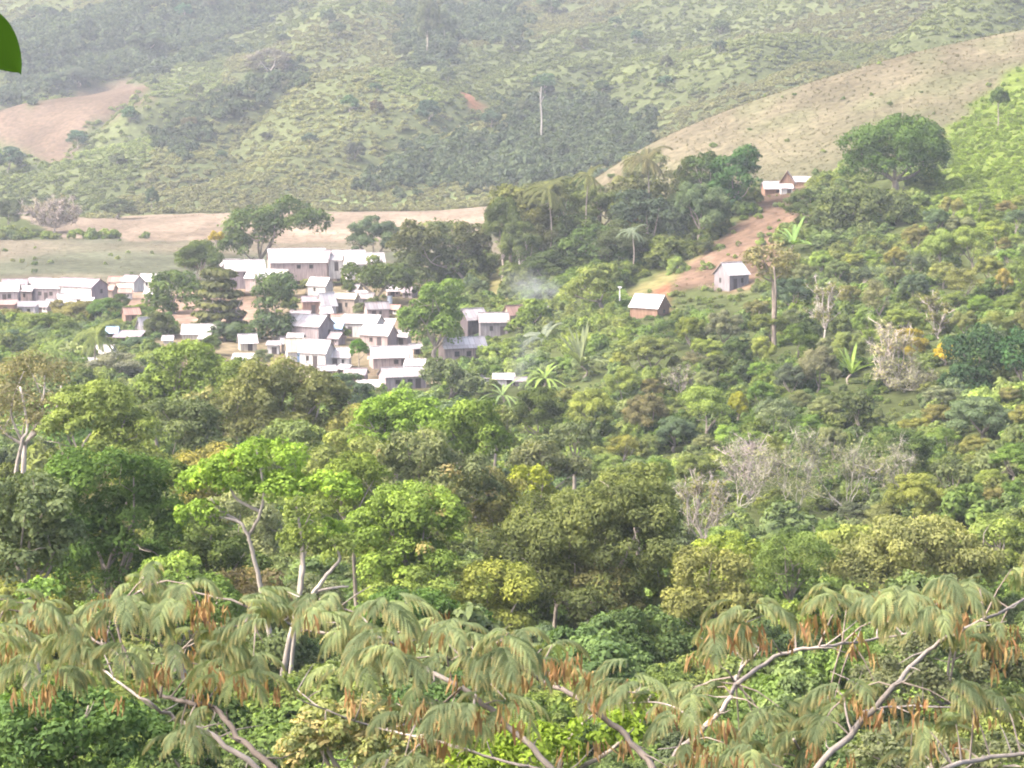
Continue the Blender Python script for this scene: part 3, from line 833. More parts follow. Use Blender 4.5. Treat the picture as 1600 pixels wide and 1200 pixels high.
# --- on the ridge
house('low white-roofed house on the ridge beside the big dark tree', 1208, 303, 34, 9, 12, 10, 'white', 'brown', wins=N, door=.2)
house('tall brown gabled house on the ridge top', 1231, 299, 26, 14, 19, 78, 'brown', 'brown', 1.3, wins=((.0, -1),), door=None)
house('small white lean-to in front of the brown gabled house', 1229, 303, 18, 9, 6, 0, 'white', 'white', kind='shed', wins=N, door=.2)
house('low hut with a pale roof at the right end of the ridge houses', 1254, 291, 28, 8, 8, -10, 'white', 'brown', wins=N, door=None)
HLAND = [('the long hall', 462, 410), ('the striped-roof house', 124, 455), ('the large white-roofed house', 481, 515), ('the lollipop tree', 561, 560), ('the lower gabled house', 628, 590),
         ('the blue-roofed shed', 525, 515), ('the cream-roofed hut', 462, 550), ('the broad pale roof', 566, 505), ('the cream-roofed tan house', 541, 475), ('the white gabled house', 500, 448),
         ('the wide white-roofed pink house', 609, 560), ('the slanted-roof hut', 510, 475), ('the grey-walled house', 76, 455), ('the left edge', 0, 470), ('the dense dark tree', 272, 460), ('the long low house', 311, 515), ('the white hut under the tall green tree', 386, 540)]
rh = np.random.RandomState(12)
HU = set(); spots = [P(c_[0], c_[3], c_[2]) for c_ in CLEAR]
cnt_ = 0
for k_ in range(1500):
    if cnt_ >= 30: break
    if cnt_ < 19: hx_, hy_ = rh.uniform(445, 655), rh.uniform(446, 604)
    elif cnt_ < 26: hx_, hy_ = rh.uniform(2, 245), rh.uniform(456, 500)
    else: hx_, hy_ = rh.uniform(250, 440), rh.uniform(505, 570)
    D_ = hit(hx_, hy_); q_ = P(hx_, hy_, D_)
    if any((q_[0] - a_[0]) ** 2 + ((q_[1] - a_[1]) * .55) ** 2 < 3.1 ** 2 for a_ in spots): continue
    rc_ = ['white', 'pale', 'mauve', 'rust', 'grey', 'cream'][rh.choice(6, p=[.36, .22, .14, .12, .08, .08])]; wc_ = ['tan', 'pink', 'mauve', 'brown', 'white'][rh.randint(5)]
    yw_ = float(rh.uniform(-40, 40)); nm_ = {'white': 'white-roofed', 'pale': 'pale-roofed', 'mauve': 'mauve-roofed', 'rust': 'rust-roofed', 'grey': 'grey-roofed', 'cream': 'cream-roofed'}[rc_]
    near_ = sorted(HLAND, key=lambda l: (l[1] - hx_) ** 2 + (1.4 * (l[2] - hy_ + 12)) ** 2)[:6]
    for ln_, lx_, ly_ in near_:
        dx_, dy_ = hx_ - lx_, hy_ - 12 - ly_
        r_ = ('left of' if dx_ < 0 else 'right of') if abs(dx_) > abs(dy_) * 1.6 else (('above' if dy_ < 0 else 'below') if abs(dy_) > abs(dx_) * 1.6 else ('above' if dy_ < 0 else 'below') + (' and left of' if dx_ < 0 else ' and right of'))
        lab_ = f'small {nm_} hut with {wc_} walls {r_} {ln_}'
        if lab_ not in HU and len(lab_.replace('-', ' ').split()) <= 16: break
    HU.add(lab_)
    house(lab_, hx_, hy_, rh.uniform(17, 27), rh.uniform(9, 13), rh.uniform(6, 11), yw_, rc_, wc_, rh.uniform(.65, .9), wins=((.25, 0),), door=-.1, D=D_)
    spots.append(q_); cnt_ += 1
def post(label, px, base_py, top_py, D=None, cap=None, col=(.6, .56, .5)):
    D = D or hit(px, base_py); a = P(px, base_py, D); h = P(px, top_py, D)[2] - a[2]
    z = float(ground(a[0], D)); h = h + a[2] - z
    root = empty('wooden_post', (a[0], D, z), label, 'post')
    s = MB(); s.tube([(0, 0, -.3), (.03, 0, h * .5), (0, 0, h)], [.13, .11, .1], 7)
    o = s.build('pole', M_BARK, root); o.color = (*col, 1)
    if cap:
        c = MB(); c.box(-cap, cap, -.25, .25, h, h + .22); o = c.build('cap', M_ROOF, root); o.color = (.8, .78, .75, 1)
post('pale post with a flat white cap among the dark trees on the mound', 811, 420, 393, 462, .5)
post('white post standing left of the brown plank house', 968, 480, 450, None, .35, (.75, .72, .7))
post('leaning dark post in front of the lower gabled house', 640, 580, 553, None, None, (.16, .12, .1))

def stick_fence(label, p0, p1, hpx, n, col=(.17, .125, .095)):
    D0, D1 = hit(*p0), hit(*p1); A, B = P(p0[0], p0[1], D0), P(p1[0], p1[1], D1)
    base = np.array([A[0], D0, float(ground(A[0], D0))])
    root = empty('stick_fence', tuple(base), label, 'fence')
    rr_ = np.random.RandomState(int(p0[0])); s_ = MB(); rl = MB(); tops = []
    for i in range(n):
        q = A + (B - A) * i / (n - 1); g = float(ground(q[0], q[1])); h = hpx * D0 / FPX * rr_.uniform(.85, 1.15)
        a_ = np.array([q[0], q[1], g]) - base; t_ = a_ + np.array([rr_.normal() * .06, rr_.normal() * .04, h])
        s_.tube([a_ - np.array([0, 0, .2]), t_], [.05, .035], 5); tops.append(a_ + (t_ - a_) * .72 + np.array([0, -.05, 0]))
    rl.tube(tops, [.035] * len(tops), 5)
    o = s_.build('stakes', M_WALL, root); o.color = (*col, 1); o = rl.build('rail', M_WALL, root); o.color = (*[v * 1.3 for v in col], 1)
stick_fence('stake fence on the bare ground beside the bright mango tree', (632, 572), (664, 566), 11, 26)
stick_fence('stake fence below the far-left row of houses', (96, 498), (160, 492), 9, 34)
stick_fence('stake fence in front of the wide white-roofed pink house', (578, 586), (618, 590), 9, 26)
stick_fence('stake fence between the tan house and the broad pale roof', (524, 500), (560, 503), 8, 24)
stick_fence('stake fence on the dirt yard left of the grey gabled house', (1092, 452), (1122, 456), 9, 20)
def drum(label, px, py, col, r_=.32, h_=.95):
    D_ = hit(px, py); a_ = P(px, py, D_); z_ = float(ground(a_[0], D_))
    root = empty('water_drum', (a_[0], D_, z_), label, 'drum')
    b_ = MB(); b_.tube([(0, 0, 0), (0, 0, .3), (0, 0, .31), (0, 0, .34), (0, 0, .62), (0, 0, .65), (0, 0, h_)], [r_, r_, r_ * 1.05, r_, r_, r_ * 1.05, r_], 14)
    o = b_.build('barrel', M_DOOR, root); o.color = (*col, 1)
    l_ = MB(); l_.tube([(0, 0, h_ + .003), (0, 0, h_ + .05)], [r_ * 1.03, r_ * .98], 14); o = l_.build('lid', M_DOOR, root); o.color = (*[v * .8 for v in col], 1)
drum('pale blue-white drum under the dark tree by the pale yard', 609, 477, (.40, .43, .47), .5, 1.7)
drum('yellow drum among the bushes at the far left', 74, 503, (.42, .40, .10), .45, 1.1)

# ------------------------------------------------------------------ trees of the village, the mound and the ridge
T = tree
T('wide dark mango-like tree behind the white-roofed halls', 520, [(400, 365, 58, 40), (455, 352, 60, 38), (370, 385, 36, 26)], DGR, lump=.3, dens=.8)
T('dark domed tree behind the end hall', 515, [(584, 375, 46, 34)], BLG, style='fine')
T('broad olive green tree at the right end of the halls', 470, [(690, 395, 66, 46), (725, 420, 40, 44), (655, 425, 50, 40)], DOL)
T('dark tree whose trunk stands on the pale village ground below the end hall', 452, [(575, 440, 45, 36), (620, 445, 36, 32)], DGR)
T('dark tree crowding the left side of the long hall', 478, [(310, 415, 36, 32)], DGR)
T('dense dark green tree standing over the white huts at the left of the village', 445, [(272, 460, 46, 40), (250, 478, 26, 26)], DGR)
T('layered conifer-like tree with flat tiers in the village', 425, [(343, 474, 52, 48)], DOL, 'conifer_tree', style='layer')
T('mid green tall tree beside the large white-roofed house', 405, [(432, 470, 42, 48), (425, 520, 38, 38)], (0.057, 0.085, 0.040))
T('blue-green bush under the layered conifer', 400, [(352, 522, 30, 18)], BLG, 'bush', 'bush')
T('round lollipop-shaped tree clipped to a ball between two white roofs', 360, [(561, 547, 16, 18)], (0.057, 0.110, 0.015), lump=.2, leaf=0.25, nl=2, shared=False, dens=1.5)
T('bright green mango tree with a stepped crown beside the dark timber house', 375, [(690, 470, 38, 36), (650, 500, 34, 28), (680, 515, 56, 40)], (0.066, 0.104, 0.028), leaf=0.57)
T('small grey-green bush by the tan house', 440, [(565, 484, 14, 10)], GGR, 'bush', 'bush')
for i_, (tx_, ty_, tr_, tc_, lb_) in enumerate([(536, 520, 11, MGR, 'small green tree beside the narrow blue-roofed shed'), (586, 478, 13, DOL, 'dark little tree right of the cream-roofed tan house'),
        (478, 448, 12, OLV, 'olive tree left of the white gabled house'), (606, 592, 12, MGR, 'green bush tree left of the lower gabled house'), (640, 508, 13, DGR, 'dark tree at the right edge of the village centre'),
        (548, 452, 12, DGR, 'dark small tree below the pale-roofed hall'), (92, 480, 12, OLV, 'olive bush under the grey-walled house'), (188, 472, 13, DGR, 'dark bush between the far-left row and the dark trees'),
        (412, 560, 14, GGR, 'grey-green bush beside the low white hut'), (330, 540, 15, DGR, 'dark tree below the long low house'), (452, 480, 13, DGR, 'dark tree above the large white-roofed house at its left')]):
    T(lb_, None, [(tx_, ty_, tr_, tr_ * .9)], tc_, nl=2, shared=True)
T('round bright green tree among the lower left houses', 430, [(168, 488, 28, 18)], (0.057, 0.110, 0.030))
T('dull green tree left of the round bright green tree', 432, [(122, 492, 34, 22)], OLV, style='fine')
T('dark tree at the left edge below the red-brown hut', 420, [(14, 512, 40, 26)], OLV)
T('blue-green tree at the left edge above the pale bare-limbed tree', 380, [(18, 538, 28, 18)], BLG)
T('green tree left of the coconut palm', 395, [(68, 514, 40, 26)], MGR, style='fine')
T('grey bare-looking bush below the white huts', 345, [(180, 575, 40, 22)], (0.130, 0.125, 0.085), 'bush', 'bush', style='loose')
T('dark green tree right of the coconut palm', 400, [(248, 512, 26, 22)], DOL)
T('slate-green tree below the dull mauve roof', 385, [(218, 548, 34, 20)], BLG)
T('dark bush right of the long low white-roofed house', 400, [(375, 524, 24, 16)], DGR, 'bush', 'bush')
T('grey-green tree below the pink-walled house', 330, [(690, 590, 34, 30), (730, 605, 34, 28)], (0.078, 0.095, 0.045))
T('blue-green tree between the lowest houses and the forest', 318, [(548, 612, 32, 26)], BLG)
T('yellow-brown shrub on the bank behind the white halls', 505, [(338, 372, 12, 10)], GLD, 'bush', 'bush')
rosette('coconut palm in front of the light blue roof', 348, 150, 522, 46, (0.123, 0.150, 0.050), n=18, name='coconut_palm', el=(-.2, 1.2))
rosette('short palm left of the coconut palm near the left edge', 318, 84, 545, 38, (0.125, 0.160, 0.050), n=14, name='coconut_palm')
# mound
T('olive tree at the left end of the mound', 470, [(800, 330, 36, 42), (790, 310, 26, 24)], (.082, .092, .034))
T('dark olive tree below the left coconut palm on the mound', 462, [(850, 370, 44, 42)], (.052, .064, .026))
T('brown-green tree on the slope under the left coconut palm', 466, [(845, 312, 36, 30)], (0.100, 0.100, 0.045), style='fine')
T('dark green tree in the middle of the mound', 458, [(905, 375, 46, 44), (880, 400, 36, 32)], (.038, .056, .02))
T('dull olive tree under the right coconut palm', 468, [(935, 330, 46, 36)], (.082, .092, .034), style='fine')
T('grey-olive tree with a spiky top on the mound', 478, [(1015, 285, 42, 44)], (0.110, 0.110, 0.060), style='loose')
T('dark tree leaning on the spiky-topped tree', 474, [(1080, 285, 26, 36)], (.038, .056, .02))
T('tall dark green tree beside the ridge houses', 468, [(1150, 280, 40, 46), (1165, 255, 26, 28), (1130, 310, 36, 30)], (0.032, 0.062, 0.020), lump=.28)
T('mid green tree below the tall dark tree on the mound', 452, [(1095, 330, 38, 44)], (0.068, 0.095, 0.045), style='fine')
T('dark tree in the hollow of the mound', 456, [(1030, 350, 40, 44), (990, 335, 38, 40)], (.042, .062, .036))
T('olive-grey tree on the right flank of the mound', 452, [(1055, 395, 34, 28)], (.082, .092, .034))
T('dark bushy tree at the right foot of the mound', 448, [(970, 395, 46, 40)], (.052, .064, .026))
T('mossy tree on the left foot of the mound above the houses', 446, [(862, 420, 40, 26)], (.038, .056, .02))
T('tan-brown bushy tree between the mound trees', 470, [(990, 375, 30, 40)], (0.120, 0.105, 0.055), style='loose')
T('green tree at the left foot of the mound beside the grassy bank', 452, [(815, 385, 30, 34)], (0.063, 0.085, 0.030))
rosette('left coconut palm standing above the mound', 456, 856, 296, 42, (.088, .10, .042), n=20, name='coconut_palm', el=(-.3, 1.2))
rosette('right coconut palm standing above the mound', 458, 920, 274, 32, (.095, .105, .045), n=18, name='coconut_palm', el=(-.3, 1.2))
rosette('tall shaggy palm at the top of the mound', 464, 1012, 248, 42, (.10, .10, .052), n=18, name='coconut_palm', el=(-.3, 1.2))
rosette('grey-green palm low on the dark side of the mound', 440, 988, 362, 24, (0.139, 0.170, 0.110), n=14)
T('broad dark tree filling the front of the mound', 449, [(940, 400, 60, 44), (1000, 410, 50, 34)], (.05, .068, .026))
T('dark green tree between the two dark mound trees', 472, [(1100, 268, 30, 30), (1118, 300, 34, 36)], (.042, .06, .022))
T('olive tree below the tall shaggy palm', 470, [(985, 318, 48, 42), (1045, 318, 40, 40)], (.078, .082, .036))
T('deep green tree behind the brown-green tree', 476, [(885, 325, 42, 40), (830, 350, 36, 36)], (.06, .076, .03))
T('dark tree at the left end of the mound near the dry field', 462, [(785, 365, 30, 46)], (.055, .072, .028))
T('blue-green tree at the top of the dark hollow', 466, [(1060, 355, 44, 46)], (.042, .062, .036))
T('dark tree right of the broad olive tree', 466, [(735, 385, 34, 40), (650, 380, 40, 34)], (.052, .064, .026))
T('green tree left of the dense tree over the white huts', 430, [(215, 500, 34, 22)], MGR, style='fine')
T('grey-green bushy tree left of the grey bush', 365, [(110, 560, 46, 22), (60, 568, 40, 22)], GGR)
T('dark bushy tree among the lower left huts', 400, [(195, 545, 30, 14)], (.052, .064, .026))
# below the mound
T('light green tree with a bare pale trunk right of the smoke', 405, [(920, 450, 44, 34), (945, 428, 26, 16)], (0.103, 0.130, 0.040), paths=[([(946, 545), (942, 515), (936, 470)], .28, .14)], nl=3, trunk_px=944)
T('bright green tree beside the brown-roofed house', 400, [(832, 492, 26, 26), (812, 512, 22, 20)], (0.080, 0.130, 0.030))
T('light green bush left of the grey gabled house', 432, [(1060, 425, 18, 22)], (0.114, 0.150, 0.045), 'bush', 'bush')
T('dark green bush below the brown plank house', 405, [(980, 505, 36, 30)], (0.046, 0.080, 0.025), 'bush', 'bush')
T('leafy green bush right of the brown plank house', 412, [(1085, 482, 34, 22)], (0.080, 0.120, 0.040), 'bush', 'bush')
rosette('large fan of pale upright banana-like leaves on the slope below the light green tree', 370, 908, 572, 62, (.17, .20, .105), 'banana_plant', 'banana plant', False, 24, (.45, 1.5), .8, .055)
rosette('grey-green palm-like plant below the small white roof', 385, 850, 535, 42, (0.170, 0.200, 0.140), n=16, el=(.1, 1.3))
rosette('yellow-green spreading plant left of the large pale fan', 352, 852, 592, 44, (0.190, 0.260, 0.070), 'banana_plant', 'banana plant', False, 13, (.1, 1.2), 1.3, .07)
rosette('spreading light green plant in front of the hut below the smoke', 335, 785, 618, 42, (0.170, 0.230, 0.090), 'banana_plant', 'banana plant', False, 12, (.1, 1.1), 1.3, .06)
# ridge and right slope, the ones that stand out
T('large round dark green tree high on the right slope', 455, [(1395, 238, 78, 52), (1352, 262, 42, 34), (1412, 214, 54, 34), (1400, 255, 60, 36), (1440, 245, 42, 38)], (0.046, 0.075, 0.022), leaf=0.61)
T('dark olive thicket tree below the large round tree', 430, [(1340, 340, 66, 46), (1290, 355, 44, 34), (1390, 345, 44, 42)], (0.057, 0.070, 0.030))
T('dark rounded tree right of the ridge houses', None, [(1262, 322, 34, 24)], (0.051, 0.070, 0.030))
rosette('light green banana clump at the top of the dirt track', 415, 1240, 382, 44, (0.160, 0.260, 0.080), 'banana_plant', 'banana plant', False, 12, (.3, 1.35), 1.0, .09)
T('flat-topped brownish umbrella tree with one tall trunk', 345, [(1205, 405, 46, 20), (1212, 428, 36, 16)], (0.130, 0.125, 0.065), 'umbrella_tree', nl=3, paths=[([(1211, 500), (1210, 455), (1207, 415)], .2, .12)], airy=.5, cov=.8, trunk_px=1211, bark=DBARK)
T('small dark tree on the upper right grass ridge', 520, [(1560, 155, 14, 17)], DGR, nl=2)
T('yellow-green topped shrub in the middle of the right slope', None, [(1154, 636, 17, 22)], (0.170, 0.170, 0.025), 'shrub', 'shrub', lump=.24)
T('golden-topped shrub left of the two yellow crowns', None, [(1422, 540, 27, 24)], GLD, 'shrub', 'shrub')
T('bright yellow two-lobed shrub near the right edge', None, [(1474, 553, 18, 18), (1490, 560, 12, 12)], (0.300, 0.230, 0.030), 'shrub', 'shrub', lump=.24)
T('yellowish shrub high near the right edge', None, [(1568, 442, 16, 20)], (0.220, 0.180, 0.050), 'shrub', 'shrub')
T('dark tree near the right edge beside the yellow shrub', None, [(1530, 560, 50, 50), (1510, 595, 40, 34)], (0.030, 0.055, 0.022))
T('dark green tree cut by the right edge', None, [(1598, 560, 42, 52)], (0.035, 0.065, 0.025), shared=False)
T('dark olive tree in the middle of the right slope', None, [(1340, 645, 32, 34), (1365, 685, 36, 32)], (0.049, 0.060, 0.028))
T('round dark-hearted shrub below the dark trees at right', None, [(1487, 748, 36, 34)], (0.080, 0.105, 0.045), 'shrub', 'shrub')
T('grey-green layered shrub under the dark trees at right', None, [(1535, 655, 50, 32)], (0.080, 0.100, 0.060), 'shrub', 'shrub')
T('small dark shrub left of the forked pale trunk', None, [(1055, 680, 34, 24)], BLG, 'shrub', 'shrub')
rosette('light yellow-green banana plant on the right slope', 318, 1330, 585, 44, (0.200, 0.270, 0.080), 'banana_plant', 'banana plant', False, 9, (.7, 1.5), .8, .09)
bare_tree('bare forked pale tree on the slope left of the yellow-topped shrub', 312, 1062, 610, 26, 46, n=6, leafc=GGR)
bare_tree('tall bare tree with crooked upright limbs in the middle of the right slope', 300, 1390, 575, 34, 70, n=8, r0=.16, leafc=PAL, cov=.15)
bare_tree('grey-tan leafless tree left of the two yellow crowns', 298, 1415, 610, 44, 56, bark=(.24, .22, .18, 1), n=9, leafc=(0.150, 0.150, 0.090), cov=.35)
bare_tree('pinkish white leafless tree on the lower right slope', 226, 1172, 742, 46, 52, bark=(.30, .25, .23, 1), n=13)
bare_tree('wide pale thicket of thin bare trunks with sparse grey-green leaves', 214, 1285, 752, 104, 58, bark=(.25, .23, .19, 1), n=18, stems=4, leafc=(.125, .135, .075), cov=.8, r0=.08, zf=.15, twigs=12)
bare_tree('small bare grey tree right of the olive tree in the centre', 185, 1100, 800, 50, 56, bark=(.27, .235, .205, 1), n=12, leafc=OLV, cov=.3)
bare_tree('thin pale tree standing alone beneath the umbrella tree', 330, 1290, 480, 22, 44, n=7, leafc=OLV)
bare_tree('thin pale trunk with a small crown above the golden shrub', 335, 1465, 500, 22, 40, n=7, leafc=OLV, cov=.5)

# ------------------------------------------------------------------ the near forest
T('grey-green dense tree at the left edge', 84, [(35, 800, 85, 60), (20, 880, 95, 65), (70, 850, 60, 50)], (0.085, 0.105, 0.055), leaf=0.20)
T('big dark green tree right of the grey-green tree', 108, [(165, 760, 110, 65), (120, 830, 90, 80), (215, 830, 80, 80), (170, 900, 110, 50)], (0.051, 0.090, 0.025))
T('pale olive tree with crooked white limbs at the left edge', 165, [(45, 600, 70, 42), (85, 650, 50, 40), (10, 650, 55, 55)], (.12, .125, .06), airy=.9, cov=.4, bark=PBARK, leaf=.24,
  paths=[([(22, 760), (40, 690), (50, 660), (38, 600)], .17, .07), ([(42, 690), (75, 660), (92, 640), (100, 600)], .12, .06), ([(46, 660), (70, 620), (72, 585)], .1, .05)], trunk_px=20)
T('light yellow-green tree behind the big dark green tree', 160, [(150, 640, 68, 44), (110, 670, 44, 34), (200, 680, 56, 40), (170, 720, 70, 40)], (0.125, 0.155, 0.042),
  paths=[([(125, 760), (132, 700), (148, 672)], .14, .05)])
T('bright green tree topping the forest below the long low house', 245, [(290, 575, 62, 46), (255, 605, 44, 34), (330, 600, 54, 40), (300, 640, 80, 40)], (0.110, 0.150, 0.036))
T('grey-green tree in the middle of the left forest', 190, [(285, 665, 62, 52), (320, 700, 44, 46)], (0.080, 0.105, 0.045))
T('olive tree with slanting pale limbs below the village', 220, [(440, 610, 76, 52), (390, 630, 58, 50), (500, 640, 50, 56), (440, 670, 90, 40)], (0.090, 0.110, 0.040), airy=.3,
  paths=[([(458, 740), (470, 690), (492, 655), (500, 630)], .24, .06), ([(440, 740), (438, 690), (452, 655)], .18, .05)])
T('olive-green tree right of the bright forest top', 232, [(375, 600, 46, 40), (350, 640, 44, 44)], (0.091, 0.115, 0.035))
T('spreading bright tree with forked pale trunks in the left foreground', 104,
  [(415, 725, 72, 34), (335, 765, 62, 30), (440, 770, 66, 30), (365, 735, 50, 30), (520, 760, 44, 26), (310, 800, 42, 22), (500, 830, 46, 26)], (0.142, 0.195, 0.033), lump=.34, leaf=0.22, cov=.9, bark=(.27, .235, .20, 1), nl=0, trunk_px=437,
  paths=[([(436, 1150), (437, 1060), (426, 1000), (410, 930), (398, 870), (388, 835), (372, 812), (330, 804)], .17, .05),
         ([(388, 838), (408, 800), (414, 760), (402, 700)], .09, .045), ([(374, 815), (350, 800), (330, 778)], .09, .04), ([(408, 800), (372, 780), (360, 760)], .09, .04)])
CLEAR.append((440, 36, 106, 1108))
T('slim pale double-stemmed tree right of the spreading bright tree', 100, [(480, 800, 40, 30), (470, 850, 46, 34), (520, 860, 40, 30)], (0.108, 0.150, 0.040), airy=.4, cov=.6, bark=(.27, .235, .20, 1), nl=2, r0=.1, trunk_px=440,
  paths=[([(438, 1130), (442, 1060), (455, 990), (474, 900), (474, 850), (464, 790)], .17, .05), ([(462, 960), (490, 925), (512, 895), (532, 868), (520, 840)], .12, .05), ([(492, 925), (515, 918), (545, 915)], .08, .04)])
T('bright yellow-green tree with tan flower tufts', 116, [(640, 800, 76, 44), (600, 840, 64, 50), (680, 830, 56, 56), (640, 880, 86, 44)], (0.128, 0.170, 0.040), lump=.32, accent=.10, leaf=0.22)
T('vivid green tree just below the village', 192, [(615, 650, 56, 44), (590, 690, 48, 50), (660, 665, 50, 46)], (0.112, 0.160, 0.034), lump=.32)
T('second vivid green tree right of the first with darker foliage', 186, [(735, 670, 56, 44), (765, 700, 40, 40), (700, 700, 50, 40)], (0.088, 0.134, 0.030), lump=.32)
T('muted grey-olive tree in front of the vivid green trees', 150, [(650, 710, 62, 40), (710, 745, 66, 44), (620, 740, 46, 34), (750, 775, 44, 30)], (0.102, 0.125, 0.055), accent=.05)
T('large dark olive tree in the centre foreground', 120, [(900, 840, 110, 74), (820, 880, 90, 70), (1000, 850, 80, 70), (900, 930, 140, 60), (960, 790, 70, 44)], (0.075, 0.092, 0.036), leaf=0.20, cap=80000,
  paths=[([(905, 1020), (915, 960), (925, 920)], .35, .2), ([(925, 985), (945, 925), (968, 898)], .12, .06)])
T('yellow-topped tree behind the large dark olive tree', 168, [(830, 765, 38, 36), (850, 800, 56, 34)], (0.156, 0.190, 0.030), lump=.26)
T('golden olive tree right of the large dark olive tree', 112, [(1115, 905, 66, 46), (1080, 950, 50, 40), (1150, 950, 40, 40)], (.140, .145, .046))
T('feathery light green tree right of the golden olive tree', 122, [(1240, 870, 66, 42), (1225, 910, 60, 36)], (0.097, 0.135, 0.045), 'feathery_tree', down=.35, aspect=.3)
T('wide brownish tree at the lower right', 124, [(1430, 860, 110, 42), (1350, 885, 64, 42), (1510, 880, 64, 44), (1430, 905, 140, 34)], (.128, .136, .060), leaf=0.20)
T('pale yellow-tufted tree behind the wide brownish tree', 150, [(1335, 840, 40, 24), (1300, 850, 26, 18)], (0.156, 0.190, 0.050))
T('yellow-green tree at the right edge behind the brownish tree', 155, [(1560, 840, 50, 28)], (0.131, 0.160, 0.045))
T('dark leafy tree filling the bottom left corner', 46, [(90, 1130, 150, 60), (40, 1180, 120, 80), (180, 1170, 110, 60)], (0.055, 0.092, 0.032), leaf=0.14, lump=.22, cap=50000)
T('cream-tipped tree at the bottom left of centre', 42, [(540, 1150, 90, 52), (500, 1190, 90, 50), (600, 1180, 60, 50)], (0.123, 0.150, 0.060), leaf=0.12, lump=.24, accent=.42, cap=50000)
T('small light green tree behind the feathery left branches', 98, [(272, 885, 50, 22), (240, 905, 36, 22)], (0.103, 0.160, 0.035))
T('bright green bush at the bottom centre', 44, [(840, 1170, 80, 36), (950, 1130, 70, 34), (760, 1190, 70, 34), (1010, 1100, 30, 22)], (0.114, 0.185, 0.028), 'bush', 'bush', leaf=0.14, cap=50000)
T('dark green tree below the golden olive tree', 104, [(1000, 1000, 76, 56), (960, 1050, 70, 44), (1060, 1030, 60, 44)], (0.057, 0.082, 0.032))
T('deep green tree behind the middle feathery branches', 92, [(640, 960, 80, 44), (590, 1010, 70, 50), (720, 1000, 66, 56)], (0.051, 0.095, 0.025))
T('dark tree between the two feathery branch masses', 98, [(1220, 1030, 80, 46), (1280, 1070, 66, 46), (1150, 1050, 50, 50)], (0.048, 0.070, 0.032))
T('dull brown-green tree behind the right feathery branches', 88, [(1480, 1020, 90, 50), (1400, 1070, 90, 46), (1560, 1060, 60, 50)], (0.078, 0.095, 0.050))
T('shaded green tree behind the left feathery branches', 90, [(300, 960, 90, 50), (200, 980, 90, 50)], (0.051, 0.085, 0.025))
T('small bright tuft of leaves under the grey-green tree at the left edge', 72, [(60, 930, 40, 20), (45, 950, 30, 14)], (0.103, 0.170, 0.045), 'shrub', 'shrub')
T('shaded tree right of the bottom left corner tree', 70, [(310, 1120, 70, 60), (280, 1190, 70, 40)], (0.046, 0.075, 0.025))
T('dark tree behind the cream-tipped tree', 72, [(560, 1120, 60, 40), (660, 1130, 80, 50), (740, 1090, 70, 40)], (0.046, 0.078, 0.028))
T('grey-green bush at the bottom right corner', 52, [(1420, 1180, 110, 34), (1560, 1185, 90, 34)], (0.094, 0.115, 0.055), 'bush', 'bush', leaf=0.14)
T('green bush at the bottom between the right branches', 56, [(1160, 1170, 80, 44), (1270, 1190, 60, 30)], (0.068, 0.100, 0.040), 'bush', 'bush', leaf=0.15)
T('mid green tree left of the yellow-green bright tree', 128, [(560, 740, 50, 40), (530, 790, 50, 44)], (0.091, 0.130, 0.030))
T('dark tree between the spreading bright tree and the big dark green tree', 122, [(300, 850, 70, 50), (350, 890, 80, 56), (270, 760, 40, 40)], (0.057, 0.090, 0.028))
T('dull green tree right of the muted grey-olive tree', 205, [(840, 720, 46, 36), (890, 745, 40, 34)], (0.078, 0.095, 0.045))
T('grey-green round tree above the yellow-topped tree', 228, [(900, 690, 44, 34)], (0.074, 0.090, 0.050))

# ------------------------------------------------------------------ the many smaller trees and shrubs of the right slope
LAND = [('the large pale fan plant', 908, 572), ('the brown plank house', 1016, 480), ('the grey gabled house', 1144, 430), ('the umbrella tree', 1205, 410),
        ('the large round dark tree', 1395, 235), ('the dark olive thicket', 1340, 340), ('the banana clump', 1240, 375), ('the yellow-topped shrub', 1154, 636),
        ('the golden-topped shrub', 1422, 540), ('the bright yellow shrub', 1478, 555), ('the forked pale trunk', 1062, 610), ('the crooked bare tree', 1390, 575),
        ('the pinkish leafless tree', 1172, 745), ('the pale bare thicket', 1290, 765), ('the yellow-topped tree', 830, 765), ('the large dark olive tree', 900, 840),
        ('the vivid green trees', 735, 670), ('the dark right-edge tree', 1530, 560), ('the wide brownish tree', 1430, 860), ('the feathery light tree', 1240, 870),
        ('the yellow-green banana plant', 1330, 585), ('the grey-green layered shrub', 1535, 655), ('the dark-hearted shrub', 1487, 748), ('the high yellowish shrub', 1568, 442),
        ('the fern-green patch', 1560, 260), ('the grey-green round tree', 900, 690), ('the hut below the smoke', 787, 600), ('the little bare grey tree', 1100, 800)]
USED = set()
def place_label(head, cx, cy_, verb='on the slope'):
    near = sorted(LAND, key=lambda l: (l[1] - cx) ** 2 + (1.3 * (l[2] - cy_)) ** 2)[:9]
    for nm, lx, ly in near:
        dx, dy = cx - lx, cy_ - ly
        h = '' if abs(dx) < .45 * abs(dy) else ('left' if dx < 0 else 'right')
        v = '' if abs(dy) < .45 * abs(dx) else ('above' if dy < 0 else 'below')
        d = math.hypot(dx, dy)
        far = 'just ' if d < 62 else ('' if d < 130 else 'well ')
        rel = f'{far}{v} and {h} of' if v and h else (f'{far}{v}' if v else f'{far}{h} of')
        s = f'{head} {rel} {nm}'
        if s not in USED and len(s.replace('-', ' ').split()) <= 16:
            USED.add(s); return s
    s = head + ' low on the slope'
    USED.add(s); return s
rs = np.random.RandomState(77)
SLOPE = [(700, 600), (760, 610), (830, 600), (1000, 530), (1180, 470), (1260, 410), (1400, 400), (1480, 310), (1640, 320), (1640, 800), (1500, 830), (1300, 800), (1060, 770), (900, 740), (800, 700)]
